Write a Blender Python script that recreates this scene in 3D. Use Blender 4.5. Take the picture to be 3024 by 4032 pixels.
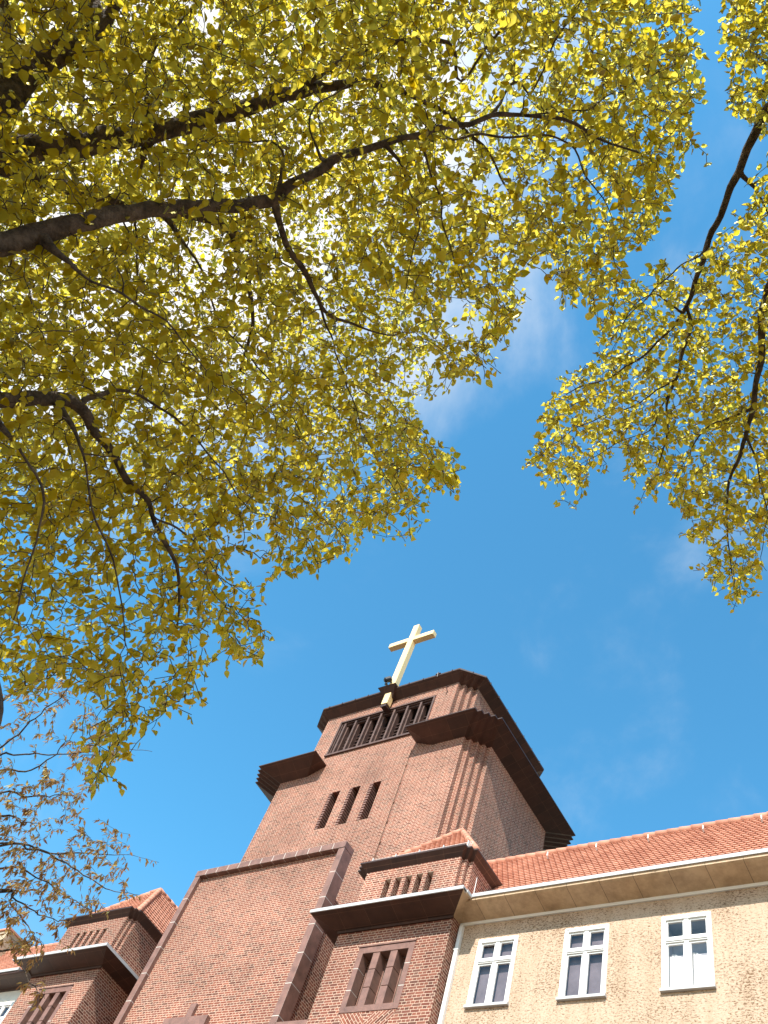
import bpy, bmesh, math, random
import numpy as np
from mathutils import Vector, Matrix
random.seed(7); RNG = np.random.default_rng(11)
for o in list(bpy.data.objects): bpy.data.objects.remove(o)
S = bpy.context.scene; COL = S.collection
# ------------------------------------------------------------------ camera (origin = the photographer's eye, ground at z = -1.6)
CR = np.array([[0.8186, 0.5038, 0.2760], [-0.3433, 0.8143, -0.4680], [-0.4605, 0.2883, 0.8395]])
FPX = 3315.85
cam = bpy.data.cameras.new('camera'); co = bpy.data.objects.new('camera', cam); COL.objects.link(co)
cam.sensor_fit = 'HORIZONTAL'; cam.sensor_width = 36.0; cam.lens = 36.0 * FPX / 3024.0
cam.clip_start = 0.05; cam.clip_end = 3000
u, s_, vt = np.linalg.svd(CR); CR = u @ vt
M4 = Matrix.Identity(4)
for i in range(3):
    M4[i][0] = CR[0][i]; M4[i][1] = -CR[1][i]; M4[i][2] = -CR[2][i]
co.matrix_world = M4
S.camera = co
# ------------------------------------------------------------------ light
SUN = Vector((0.117, -0.72, 0.685)).normalized()      # towards the sun
EL = math.asin(SUN.z); AZ = math.atan2(SUN.x, SUN.y)
W = bpy.data.worlds.new('World'); S.world = W; W.use_nodes = True
nt = W.node_tree; nt.nodes.clear()
def N(nt, t, **k):
    n = nt.nodes.new(t)
    for a, b in k.items(): setattr(n, a, b)
    return n
out = N(nt, 'ShaderNodeOutputWorld'); bg = N(nt, 'ShaderNodeBackground'); bg.inputs['Strength'].default_value = 0.15
sky = N(nt, 'ShaderNodeTexSky', sky_type='NISHITA'); sky.sun_disc = False
sky.sun_elevation = EL; sky.sun_rotation = AZ; sky.air_density = 1.0; sky.dust_density = 0.3; sky.ozone_density = 1.2
tint = N(nt, 'ShaderNodeMix', data_type='RGBA', blend_type='MULTIPLY'); tint.inputs[0].default_value = 1.0
nt.links.new(sky.outputs[0], tint.inputs[6])
tc = N(nt, 'ShaderNodeTexCoord')
sz = N(nt, 'ShaderNodeSeparateXYZ'); nt.links.new(tc.outputs['Generated'], sz.inputs[0])
hz = N(nt, 'ShaderNodeMapRange', interpolation_type='SMOOTHSTEP'); hz.inputs[1].default_value = 0.10; hz.inputs[2].default_value = 0.56; nt.links.new(sz.outputs[2], hz.inputs[0])
hm = N(nt, 'ShaderNodeMix', data_type='RGBA'); hm.inputs[6].default_value = (1.0, 0.84, 0.68, 1); hm.inputs[7].default_value = (0.40, 0.97, 1.05, 1)
nt.links.new(hz.outputs[0], hm.inputs[0]); nt.links.new(hm.outputs[2], tint.inputs[7])
# thin clouds: soft noise on the direction, thickest in a bank up towards the sun
no = N(nt, 'ShaderNodeTexNoise'); no.inputs['Scale'].default_value = 3.2; no.inputs['Detail'].default_value = 7; no.inputs['Roughness'].default_value = 0.58; no.inputs['Distortion'].default_value = 0.4
nt.links.new(tc.outputs['Generated'], no.inputs['Vector'])
dot = N(nt, 'ShaderNodeVectorMath', operation='DOT_PRODUCT'); nt.links.new(tc.outputs['Generated'], dot.inputs[0])
dot.inputs[1].default_value = (-0.46, -0.25, 0.85)
mr = N(nt, 'ShaderNodeMapRange'); mr.inputs[1].default_value = 0.84; mr.inputs[2].default_value = 1.0; mr.inputs[3].default_value = -0.19; mr.inputs[4].default_value = 0.42
nt.links.new(dot.outputs['Value'], mr.inputs[0])
ad = N(nt, 'ShaderNodeMath', operation='ADD'); nt.links.new(no.outputs[0], ad.inputs[0]); nt.links.new(mr.outputs[0], ad.inputs[1])
mr2 = N(nt, 'ShaderNodeMapRange', interpolation_type='SMOOTHSTEP'); mr2.inputs[1].default_value = 0.33; mr2.inputs[2].default_value = 0.90; mr2.inputs[4].default_value = 0.85
nt.links.new(ad.outputs[0], mr2.inputs[0])
cl = N(nt, 'ShaderNodeMix', data_type='RGBA'); cl.inputs[7].default_value = (4.4, 4.2, 3.9, 1)
nt.links.new(mr2.outputs[0], cl.inputs[0]); nt.links.new(tint.outputs[2], cl.inputs[6])
nt.links.new(cl.outputs[2], bg.inputs['Color']); nt.links.new(bg.outputs[0], out.inputs[0])
sl = bpy.data.lights.new('sun', 'SUN'); sl.energy = 3.6; sl.angle = math.radians(0.53); sl.color = (1.0, 0.965, 0.90)
so = bpy.data.objects.new('sun', sl); COL.objects.link(so)
so.rotation_euler = SUN.to_track_quat('Z', 'Y').to_euler()
S.view_settings.view_transform = 'Standard'; S.view_settings.look = 'None'; S.view_settings.gamma = 1.0
S.view_settings.exposure = 1.1
S.render.engine = 'CYCLES'; S.cycles.max_bounces = 8; S.cycles.transmission_bounces = 6; S.cycles.transparent_max_bounces = 12

# ------------------------------------------------------------------ mesh helpers
class MB:
    def __init__(self): self.v = []; self.f = []
    def poly(self, pts, flip=False):
        i = len(self.v); self.v += [tuple(p) for p in pts]; r = list(range(i, i + len(pts)))
        self.f.append(r[::-1] if flip else r)
    def box(self, x0, x1, y0, y1, z0, z1):
        i = len(self.v)
        self.v += [(x0,y0,z0),(x1,y0,z0),(x1,y1,z0),(x0,y1,z0),(x0,y0,z1),(x1,y0,z1),(x1,y1,z1),(x0,y1,z1)]
        for q in ((0,3,2,1),(4,5,6,7),(0,1,5,4),(1,2,6,5),(2,3,7,6),(3,0,4,7)): self.f.append([i + k for k in q])
    def frustum(self, bot, top):      # two equal-length loops (counter-clockwise seen from above)
        n = len(bot); i = len(self.v); self.v += [tuple(p) for p in bot] + [tuple(p) for p in top]
        for k in range(n): self.f.append([i + k, i + (k + 1) % n, i + n + (k + 1) % n, i + n + k])
    def prism(self, plan, z0, z1, top=True, bot=False):
        self.frustum([(x, y, z0) for x, y in plan], [(x, y, z1) for x, y in plan])
        if top: self.poly([(x, y, z1) for x, y in plan])
        if bot: self.poly([(x, y, z0) for x, y in plan], True)
    def wall(self, Y, x0, x1, z0, z1, holes, depth=0.3, back=False):   # faces -Y, with rectangular holes and reveals
        xs = sorted({x0, x1} | {h[0] for h in holes} | {h[1] for h in holes})
        zs = sorted({z0, z1} | {h[2] for h in holes} | {h[3] for h in holes})
        for a, b in zip(xs, xs[1:]):
            for c, d in zip(zs, zs[1:]):
                mx, mz = (a + b) / 2, (c + d) / 2
                if any(h[0] < mx < h[1] and h[2] < mz < h[3] for h in holes): continue
                self.poly([(a, Y, c), (b, Y, c), (b, Y, d), (a, Y, d)])
        for a, b, c, d in holes:
            D = Y + depth
            self.poly([(a, Y, c), (a, Y, d), (a, D, d), (a, D, c)], True); self.poly([(b, Y, c), (b, Y, d), (b, D, d), (b, D, c)])
            self.poly([(a, Y, c), (b, Y, c), (b, D, c), (a, D, c)], True); self.poly([(a, Y, d), (b, Y, d), (b, D, d), (a, D, d)])
            if back: self.poly([(a, D, c), (b, D, c), (b, D, d), (a, D, d)])
    def tube(self, pts, r, n=8, caps=True):
        pts = [Vector(p) for p in pts]; m = len(pts)
        rs = r if isinstance(r, (list, tuple)) else [r] * m
        base = len(self.v); t0 = (pts[1] - pts[0]).normalized(); a = t0.orthogonal().normalized()
        for k in range(m):
            t = (pts[min(k + 1, m - 1)] - pts[max(k - 1, 0)]).normalized()
            a = (a - t * a.dot(t)).normalized(); b = t.cross(a)
            for j in range(n):
                w = 2 * math.pi * j / n; self.v.append(tuple(pts[k] + (a * math.cos(w) + b * math.sin(w)) * rs[k]))
        for k in range(m - 1):
            for j in range(n):
                q = base + k * n; self.f.append([q + j, q + (j + 1) % n, q + n + (j + 1) % n, q + n + j])
        if caps:
            self.f.append([base + j for j in range(n)][::-1]); self.f.append([base + (m - 1) * n + j for j in range(n)])
    def build(self, name, mat, parent=None, smooth=False, bevel=0):
        me = bpy.data.meshes.new(name); o = Vector((0, 0, 0))
        if parent is not None:
            p = parent
            while p is not None: o += p.location; p = p.parent
        me.from_pydata([(x - o.x, y - o.y, z - o.z) for x, y, z in self.v], [], self.f)
        me.materials.append(mat); me.validate()
        if smooth:
            for p in me.polygons: p.use_smooth = True
        ob = bpy.data.objects.new(name, me); COL.objects.link(ob)
        if parent is not None: ob.parent = parent
        if bevel:
            m = ob.modifiers.new('bevel', 'BEVEL'); m.width = bevel; m.segments = 1; m.limit_method = 'ANGLE'
        return ob
def thing(name, label, cat, loc, group=None):
    o = bpy.data.objects.new(name, None); COL.objects.link(o); o.location = loc; o.empty_display_size = 0.3
    o['label'] = label; o['category'] = cat
    if group: o['group'] = group
    return o
def structure(o): o['kind'] = 'structure'; return o

# ------------------------------------------------------------------ materials
def new_mat(name):
    m = bpy.data.materials.new(name); m.use_nodes = True; nt = m.node_tree
    return m, nt, nt.nodes['Principled BSDF']
def plain(name, col, rough=0.7, metal=0.0, var=0.12, scale=3.0, bump=0.0, bscale=60.0, spec=0.4):
    m, nt, b = new_mat(name); b.inputs['Roughness'].default_value = rough; b.inputs['Metallic'].default_value = metal
    b.inputs['Specular IOR Level'].default_value = spec
    g = N(nt, 'ShaderNodeNewGeometry')
    no = N(nt, 'ShaderNodeTexNoise'); no.inputs['Scale'].default_value = scale; no.inputs['Detail'].default_value = 6; no.inputs['Roughness'].default_value = 0.65
    nt.links.new(g.outputs['Position'], no.inputs['Vector'])
    r = N(nt, 'ShaderNodeValToRGB'); r.color_ramp.elements[0].position = 0.28; r.color_ramp.elements[1].position = 0.72
    r.color_ramp.elements[0].color = [c * (1 - var * 1.6) for c in col] + [1]; r.color_ramp.elements[1].color = [min(1, c * (1 + var)) for c in col] + [1]
    nt.links.new(no.outputs[0], r.inputs[0]); nt.links.new(r.outputs[0], b.inputs['Base Color'])
    if bump:
        n2 = N(nt, 'ShaderNodeTexNoise'); n2.inputs['Scale'].default_value = bscale; n2.inputs['Detail'].default_value = 4
        nt.links.new(g.outputs['Position'], n2.inputs['Vector'])
        bp = N(nt, 'ShaderNodeBump'); bp.inputs['Strength'].default_value = bump; bp.inputs['Distance'].default_value = 0.02
        nt.links.new(n2.outputs[0], bp.inputs['Height']); nt.links.new(bp.outputs[0], b.inputs['Normal'])
    return m
def facade_uv(nt):      # (horizontal run, height) in metres from the world position, whichever way the wall faces
    g = N(nt, 'ShaderNodeNewGeometry'); sp = N(nt, 'ShaderNodeSeparateXYZ'); nt.links.new(g.outputs['Position'], sp.inputs[0])
    sn = N(nt, 'ShaderNodeSeparateXYZ'); nt.links.new(g.outputs['True Normal'], sn.inputs[0])
    ab = N(nt, 'ShaderNodeMath', operation='ABSOLUTE'); nt.links.new(sn.outputs[0], ab.inputs[0])
    gt = N(nt, 'ShaderNodeMath', operation='GREATER_THAN'); gt.inputs[1].default_value = 0.7; nt.links.new(ab.outputs[0], gt.inputs[0])
    mx = N(nt, 'ShaderNodeMix', data_type='FLOAT'); nt.links.new(gt.outputs[0], mx.inputs[0]); nt.links.new(sp.outputs[0], mx.inputs[2]); nt.links.new(sp.outputs[1], mx.inputs[3])
    cb = N(nt, 'ShaderNodeCombineXYZ'); nt.links.new(mx.outputs[0], cb.inputs[0]); nt.links.new(sp.outputs[2], cb.inputs[1])
    return g, cb
def brick_mat(name, cols, mortar, seed=0.0, rot=0.0, w=0.26, h=0.0769, ms=0.0064, squash=0.5, offs=0.5):
    m, nt, b = new_mat(name); b.inputs['Roughness'].default_value = 0.8; b.inputs['Specular IOR Level'].default_value = 0.25
    g, uv = facade_uv(nt)
    mp = N(nt, 'ShaderNodeMapping'); mp.inputs['Location'].default_value = (seed, 0.02, 0); mp.inputs['Rotation'].default_value = (0, 0, rot)
    # hand-laid courses wander a few millimetres
    wn = N(nt, 'ShaderNodeTexNoise'); wn.inputs['Scale'].default_value = 2.3; wn.inputs['Detail'].default_value = 3; nt.links.new(uv.outputs[0], wn.inputs['Vector'])
    vm = N(nt, 'ShaderNodeVectorMath', operation='MULTIPLY_ADD'); vm.inputs[1].default_value = (0.012, 0.008, 0); nt.links.new(wn.outputs[1], vm.inputs[0]); nt.links.new(uv.outputs[0], vm.inputs[2])
    nt.links.new(vm.outputs[0], mp.inputs[0])
    br = N(nt, 'ShaderNodeTexBrick'); br.offset = offs; br.offset_frequency = 2; br.squash = squash; br.squash_frequency = 2
    br.inputs['Color1'].default_value = (0, 0, 0, 1); br.inputs['Color2'].default_value = (1, 1, 1, 1); br.inputs['Mortar'].default_value = (0.5, 0.5, 0.5, 1)
    br.inputs['Scale'].default_value = 1; br.inputs['Mortar Size'].default_value = ms; br.inputs['Mortar Smooth'].default_value = 0.25
    br.inputs['Brick Width'].default_value = w; br.inputs['Row Height'].default_value = h
    nt.links.new(mp.outputs[0], br.inputs['Vector'])
    r = N(nt, 'ShaderNodeValToRGB'); cr = r.color_ramp; cr.interpolation = 'LINEAR'
    while len(cr.elements) < len(cols): cr.elements.new(0.5)
    for e, (p, c) in zip(cr.elements, cols): e.position = p; e.color = (*c, 1)
    nt.links.new(br.outputs['Color'], r.inputs[0])
    # weathering in large patches and speckle inside each brick
    n1 = N(nt, 'ShaderNodeTexNoise'); n1.inputs['Scale'].default_value = 0.42; n1.inputs['Detail'].default_value = 6; n1.inputs['Roughness'].default_value = 0.6
    nt.links.new(g.outputs['Position'], n1.inputs['Vector'])
    r1 = N(nt, 'ShaderNodeMapRange'); r1.inputs[1].default_value = 0.3; r1.inputs[2].default_value = 0.7; r1.inputs[3].default_value = 0.72; r1.inputs[4].default_value = 1.25; nt.links.new(n1.outputs[0], r1.inputs[0])
    n2 = N(nt, 'ShaderNodeTexNoise'); n2.inputs['Scale'].default_value = 35; n2.inputs['Detail'].default_value = 4; nt.links.new(g.outputs['Position'], n2.inputs['Vector'])
    r2 = N(nt, 'ShaderNodeMapRange'); r2.inputs[1].default_value = 0.3; r2.inputs[2].default_value = 0.7; r2.inputs[3].default_value = 0.84; r2.inputs[4].default_value = 1.14; nt.links.new(n2.outputs[0], r2.inputs[0])
    mu = N(nt, 'ShaderNodeMath', operation='MULTIPLY'); nt.links.new(r1.outputs[0], mu.inputs[0]); nt.links.new(r2.outputs[0], mu.inputs[1])
    mx = N(nt, 'ShaderNodeMix', data_type='RGBA'); mx.inputs[7].default_value = (*mortar, 1)
    nt.links.new(br.outputs['Fac'], mx.inputs[0]); nt.links.new(r.outputs[0], mx.inputs[6])
    m2 = N(nt, 'ShaderNodeMix', data_type='RGBA', blend_type='MULTIPLY'); m2.inputs[0].default_value = 1.0
    cbn = N(nt, 'ShaderNodeCombineXYZ')
    for k in range(3): nt.links.new(mu.outputs[0], cbn.inputs[k])
    nt.links.new(mx.outputs[2], m2.inputs[6]); nt.links.new(cbn.outputs[0], m2.inputs[7]); nt.links.new(m2.outputs[2], b.inputs['Base Color'])
    inv = N(nt, 'ShaderNodeMath', operation='MULTIPLY_ADD'); inv.inputs[1].default_value = -1.0; inv.inputs[2].default_value = 1.0; nt.links.new(br.outputs['Fac'], inv.inputs[0])
    hh = N(nt, 'ShaderNodeMath', operation='MULTIPLY_ADD'); hh.inputs[1].default_value = 0.35; nt.links.new(n2.outputs[0], hh.inputs[0]); nt.links.new(inv.outputs[0], hh.inputs[2])
    bp = N(nt, 'ShaderNodeBump'); bp.inputs['Strength'].default_value = 0.5; bp.inputs['Distance'].default_value = 0.008
    nt.links.new(hh.outputs[0], bp.inputs['Height']); nt.links.new(bp.outputs[0], b.inputs['Normal'])
    return m
BR_COLS = [(0.0, (0.102, 0.029, 0.017)), (0.12, (0.184, 0.056, 0.035)), (0.35, (0.249, 0.08, 0.047)), (0.55, (0.208, 0.075, 0.05)), (0.72, (0.28, 0.097, 0.058)), (0.88, (0.172, 0.075, 0.051)), (1.0, (0.119, 0.042, 0.027))]
M_BRICK = brick_mat('brick', BR_COLS, (0.72, 0.52, 0.38))
M_BRICK_DIAG = brick_mat('brick_diagonal', BR_COLS, (0.72, 0.52, 0.38), rot=math.radians(45), squash=1.0)
M_BRICK_DIAG2 = brick_mat('brick_diagonal_mirrored', BR_COLS, (0.72, 0.52, 0.38), rot=math.radians(-45), squash=1.0)
M_STONE = plain('clinker_stone', (0.23, 0.115, 0.085), 0.55, var=0.25, scale=3.5, bump=0.25, bscale=40, spec=0.5)
M_CLINKER = plain('dark_clinker', (0.115, 0.062, 0.048), 0.6, var=.3, scale=4, bump=.2)
M_MORTAR = plain('joint_mortar', (0.62, 0.55, 0.48), 0.9)
def panel_mat(name, col, line, size, offx=0.0, offy=0.0, var=0.25, lw=0.006):
    m, nt, b = new_mat(name); b.inputs['Roughness'].default_value = 0.6
    g = N(nt, 'ShaderNodeNewGeometry'); mp = N(nt, 'ShaderNodeMapping'); mp.inputs['Location'].default_value = (offx, offy, 0); nt.links.new(g.outputs['Position'], mp.inputs[0])
    br = N(nt, 'ShaderNodeTexBrick'); br.offset = 0.0; br.squash = 1.0; br.inputs['Scale'].default_value = 1; br.inputs['Mortar Size'].default_value = lw; br.inputs['Mortar Smooth'].default_value = 0.1
    br.inputs['Brick Width'].default_value = size[0]; br.inputs['Row Height'].default_value = size[1]
    br.inputs['Color1'].default_value = (*[c * (1 - var) for c in col], 1); br.inputs['Color2'].default_value = (*[c * (1 + var) for c in col], 1); br.inputs['Mortar'].default_value = (*line, 1)
    nt.links.new(mp.outputs[0], br.inputs['Vector'])
    no = N(nt, 'ShaderNodeTexNoise'); no.inputs['Scale'].default_value = 2.2; no.inputs['Detail'].default_value = 7; no.inputs['Roughness'].default_value = 0.7; nt.links.new(g.outputs['Position'], no.inputs['Vector'])
    r = N(nt, 'ShaderNodeValToRGB'); r.color_ramp.elements[0].position = 0.3; r.color_ramp.elements[0].color = (0.62, 0.58, 0.52, 1); r.color_ramp.elements[1].position = 0.6; r.color_ramp.elements[1].color = (1.05, 1.05, 1.05, 1)
    nt.links.new(no.outputs[0], r.inputs[0])
    m2 = N(nt, 'ShaderNodeMix', data_type='RGBA', blend_type='MULTIPLY'); m2.inputs[0].default_value = 1.0
    nt.links.new(br.outputs['Color'], m2.inputs[6]); nt.links.new(r.outputs[0], m2.inputs[7]); nt.links.new(m2.outputs[2], b.inputs['Base Color'])
    return m
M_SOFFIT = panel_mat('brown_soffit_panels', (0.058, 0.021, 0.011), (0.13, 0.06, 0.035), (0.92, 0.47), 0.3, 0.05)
M_DARKMETAL = plain('dark_brown_sheet_metal', (0.045, 0.019, 0.012), 0.5, var=0.2, spec=0.5)
M_COVE = panel_mat('beige_soffit_panels', (0.54, 0.37, 0.22), (0.10, 0.06, 0.03), (0.86, 30.0), 0.45, 8.0, 0.06, 0.006)
M_ZINC = plain('zinc_gutter', (0.50, 0.49, 0.48), 0.45, metal=0.0, var=0.08)
M_WHITE = plain('white_window_paint', (0.80, 0.78, 0.74), 0.45, var=0.04)
M_GOLD, nt_, b_ = new_mat('gilded_metal'); b_.inputs['Base Color'].default_value = (0.95, 0.74, 0.36, 1); b_.inputs['Metallic'].default_value = 0.1; b_.inputs['Roughness'].default_value = 0.5
_n = N(nt_, 'ShaderNodeTexNoise'); _n.inputs['Scale'].default_value = 3; _n.inputs['Detail'].default_value = 5
_r = N(nt_, 'ShaderNodeValToRGB'); _r.color_ramp.elements[0].color = (0.86, 0.60, 0.26, 1); _r.color_ramp.elements[1].color = (0.96, 0.72, 0.38, 1)
nt_.links.new(_n.outputs[0], _r.inputs[0]); nt_.links.new(_r.outputs[0], b_.inputs['Base Color'])
M_BLACK = plain('black_lamp_housing', (0.02, 0.02, 0.022), 0.4)
M_DARK = plain('interior_shade', (0.035, 0.03, 0.03), 0.9)  # near-black colour stands in for the shade inside openings
M_ROOM_LIGHT = plain('bright_room_interior', (0.5, 0.5, 0.52), 0.9)
M_ROOM = plain('room_interior', (0.15, 0.115, 0.12), 0.9)
M_PANE_TONE = plain('mauve_grey_pane_tone', (0.20, 0.165, 0.175), 0.9, var=.25, scale=1.5)  # grey of the panes, on a sheet added behind the glass
M_CURTAIN = plain('white_curtain', (0.82, 0.80, 0.76), 0.9, var=0.05)
M_LEADGLASS = plain('pale_leaded_glass', (0.30, 0.25, 0.20), 0.2, var=0.3, scale=5)
M_LEAD = plain('grey_flashing', (0.42, 0.40, 0.39), 0.6, var=0.15)
M_HOOK = plain('galvanised_hook', (0.6, 0.58, 0.55), 0.4, var=0.1)
def glass():
    m = bpy.data.materials.new('window_glass'); m.use_nodes = True; nt = m.node_tree; nt.nodes.clear()
    o = N(nt, 'ShaderNodeOutputMaterial'); t = N(nt, 'ShaderNodeBsdfTransparent'); t.inputs[0].default_value = (0.92, 0.91, 0.92, 1)
    gl = N(nt, 'ShaderNodeBsdfGlossy'); gl.inputs['Roughness'].default_value = 0.03
    f = N(nt, 'ShaderNodeLayerWeight'); f.inputs[0].default_value = 0.5
    pw = N(nt, 'ShaderNodeMath', operation='POWER'); pw.inputs[1].default_value = 3.0; nt.links.new(f.outputs['Facing'], pw.inputs[0])
    ma = N(nt, 'ShaderNodeMath', operation='MULTIPLY_ADD'); ma.inputs[1].default_value = 0.55; ma.inputs[2].default_value = 0.05; ma.use_clamp = True
    mx = N(nt, 'ShaderNodeMixShader'); nt.links.new(pw.outputs[0], ma.inputs[0]); nt.links.new(ma.outputs[0], mx.inputs[0]); nt.links.new(t.outputs[0], mx.inputs[1]); nt.links.new(gl.outputs[0], mx.inputs[2]); nt.links.new(mx.outputs[0], o.inputs[0])
    return m
M_GLASS = glass()
def pebble(name, light, dark):
    m, nt, b = new_mat(name); b.inputs['Roughness'].default_value = 0.95; b.inputs['Specular IOR Level'].default_value = 0.1
    g, uv = facade_uv(nt); mp = N(nt, 'ShaderNodeMapping'); mp.inputs['Scale'].default_value = (1.0, 1.7, 1); nt.links.new(uv.outputs[0], mp.inputs[0])
    n1 = N(nt, 'ShaderNodeTexNoise'); n1.inputs['Scale'].default_value = 17; n1.inputs['Detail'].default_value = 8; n1.inputs['Roughness'].default_value = 0.72; n1.inputs['Distortion'].default_value = 0.5; nt.links.new(mp.outputs[0], n1.inputs['Vector'])
    n2 = N(nt, 'ShaderNodeTexNoise'); n2.inputs['Scale'].default_value = 0.9; n2.inputs['Detail'].default_value = 5; nt.links.new(uv.outputs[0], n2.inputs['Vector'])
    ad = N(nt, 'ShaderNodeMath', operation='MULTIPLY_ADD'); ad.inputs[1].default_value = 0.22; nt.links.new(n2.outputs[0], ad.inputs[0]); nt.links.new(n1.outputs[0], ad.inputs[2])
    r = N(nt, 'ShaderNodeValToRGB'); e = r.color_ramp.elements; e[0].position = 0.515; e[0].color = (*dark, 1); e[1].position = 0.63; e[1].color = (*light, 1)
    k = e.new(0.555); k.color = (*[(a * 0.35 + c * 0.65) for a, c in zip(dark, light)], 1)
    nt.links.new(ad.outputs[0], r.inputs[0])
    m3 = N(nt, 'ShaderNodeMapping'); m3.inputs['Scale'].default_value = (2.6, 0.28, 1); nt.links.new(uv.outputs[0], m3.inputs[0])
    n3 = N(nt, 'ShaderNodeTexNoise'); n3.inputs['Scale'].default_value = 1.6; n3.inputs['Detail'].default_value = 6; nt.links.new(m3.outputs[0], n3.inputs['Vector'])
    r3 = N(nt, 'ShaderNodeValToRGB'); r3.color_ramp.elements[0].position = .34; r3.color_ramp.elements[0].color = (.90, .88, .85, 1); r3.color_ramp.elements[1].position = .56; r3.color_ramp.elements[1].color = (1, 1, 1, 1); nt.links.new(n3.outputs[0], r3.inputs[0])
    mu = N(nt, 'ShaderNodeMix', data_type='RGBA', blend_type='MULTIPLY'); mu.inputs[0].default_value = 1.0; nt.links.new(r.outputs[0], mu.inputs[6]); nt.links.new(r3.outputs[0], mu.inputs[7]); nt.links.new(mu.outputs[2], b.inputs['Base Color'])
    bp = N(nt, 'ShaderNodeBump'); bp.inputs['Strength'].default_value = 0.8; bp.inputs['Distance'].default_value = 0.03
    nt.links.new(n1.outputs[0], bp.inputs['Height']); nt.links.new(bp.outputs[0], b.inputs['Normal'])
    return m
M_PEBBLE = pebble('beige_pebbledash', (0.57, 0.415, 0.295), (0.19, 0.11, 0.06))
M_CREAM = plain('cream_plaster', (0.70, 0.66, 0.58), 0.9, var=0.08, bump=0.2)
def tile_mat():
    m, nt, b = new_mat('clay_roof_tile'); b.inputs['Roughness'].default_value = 0.75; b.inputs['Specular IOR Level'].default_value = 0.3
    g = N(nt, 'ShaderNodeNewGeometry'); oi = N(nt, 'ShaderNodeTexNoise'); oi.inputs['Scale'].default_value = 1.4; oi.inputs['Detail'].default_value = 8; nt.links.new(g.outputs['Position'], oi.inputs['Vector'])
    mixv = N(nt, 'ShaderNodeMath', operation='MULTIPLY_ADD'); mixv.inputs[1].default_value = 0.28; nt.links.new(g.outputs['Random Per Island'], mixv.inputs[0]); nt.links.new(oi.outputs[0], mixv.inputs[2])
    r = N(nt, 'ShaderNodeValToRGB'); e = r.color_ramp.elements; e[0].position = 0.4; e[0].color = (0.44, 0.185, 0.115, 1); e[1].position = 0.95; e[1].color = (0.62, 0.315, 0.21, 1)
    nt.links.new(mixv.outputs[0], r.inputs[0]); nt.links.new(r.outputs[0], b.inputs['Base Color']); return m
M_TILE = tile_mat()
M_UNDER = plain('roof_underlay', (0.20, 0.07, 0.04), 0.9)

# ------------------------------------------------------------------ ground
gm = plain('paving', (0.15, 0.115, 0.085), 0.9, var=0.2, scale=1.2, bump=0.2)
mb = MB(); mb.poly([(-900, -900, -1.6), (900, -900, -1.6), (900, 900, -1.6), (-900, 900, -1.6)]); structure(mb.build('ground', gm))
rm = plain('asphalt', (0.055, 0.055, 0.056), 0.9, var=0.25, scale=2.0, bump=0.3)
mb = MB(); mb.poly([(-120, -12, -1.596), (120, -12, -1.596), (120, -3.4, -1.596), (-120, -3.4, -1.596)]); structure(mb.build('road', rm))
mb = MB(); mb.box(-120, 120, -3.4, -3.25, -1.62, -1.48); mb.box(-120, 120, -12.15, -12.0, -1.62, -1.48); structure(mb.build('kerb', gm))

# ------------------------------------------------------------------ church geometry
AX = -21.285                      # church axis
def mir(x): return 2 * AX - x
TY, TB = 19.1, 25.65              # tower front and back
# ---- tower
tower = thing('church_tower', 'tall square brick church tower with stepped corners and dark flaring ledges', 'church tower', (AX, 22.4, -1.6))
st, nst = 0.205, 4
LX = -16.34; UX = -17.53
def corner_steps(x, y, sx, sy, st, n):   # from front flat edge going back: riser then strip
    pts = [(x, y)]
    for _ in range(n):
        y += sy * st; pts.append((x, y)); x += sx * st; pts.append((x, y))
    return pts
def quad_plan(xr, n, stp):
    a = corner_steps(xr, TY, 1, 1, stp, n)                   # right front, front -> side
    b = corner_steps(xr, TB, 1, -1, stp, n)[::-1]            # right back, side -> back
    c = [(mir(x), y) for x, y in corner_steps(xr, TB, 1, -1, stp, n)]
    d = [(mir(x), y) for x, y in a[::-1]]
    return a + b + c + d                                     # counter-clockwise, last->first is the front face
lowplan = quad_plan(LX, nst, st); upplan = quad_plan(UX, 3, 0.22)
Z_LED, Z_LEDT, Z_CORB, Z_CORT = 25.57, 25.98, 29.52, 29.84
BX0, BX1, BZ0, BZ1 = -23.95, -18.70, 26.72, 28.90            # belfry opening
def prism_sides(mb, plan, z0, z1):      # all faces but the front (last->first)
    n = len(plan)
    for k in range(n - 1):
        (x0, y0), (x1, y1) = plan[k], plan[k + 1]
        mb.poly([(x0, y0, z0), (x1, y1, z0), (x1, y1, z1), (x0, y0, z1)])
mb = MB(); prism_sides(mb, lowplan, -1.6, Z_LEDT - 0.02); prism_sides(mb, upplan, Z_LEDT - 0.02, Z_CORT - 0.05)
slots = []
for cx in (-22.43, -21.35, -20.27):
    slots.append((cx - 0.285, cx + 0.285, 22.05, 24.08))
mb.wall(TY, mir(LX), LX, -1.6, Z_LEDT - 0.02, slots, 0.85, back=True)
mb.wall(TY, mir(UX), UX, Z_LEDT - 0.02, Z_CORT - 0.05, [(BX0, BX1, BZ0, BZ1)], 0.25)
mb.build('brick_wall', M_BRICK, tower)
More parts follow.
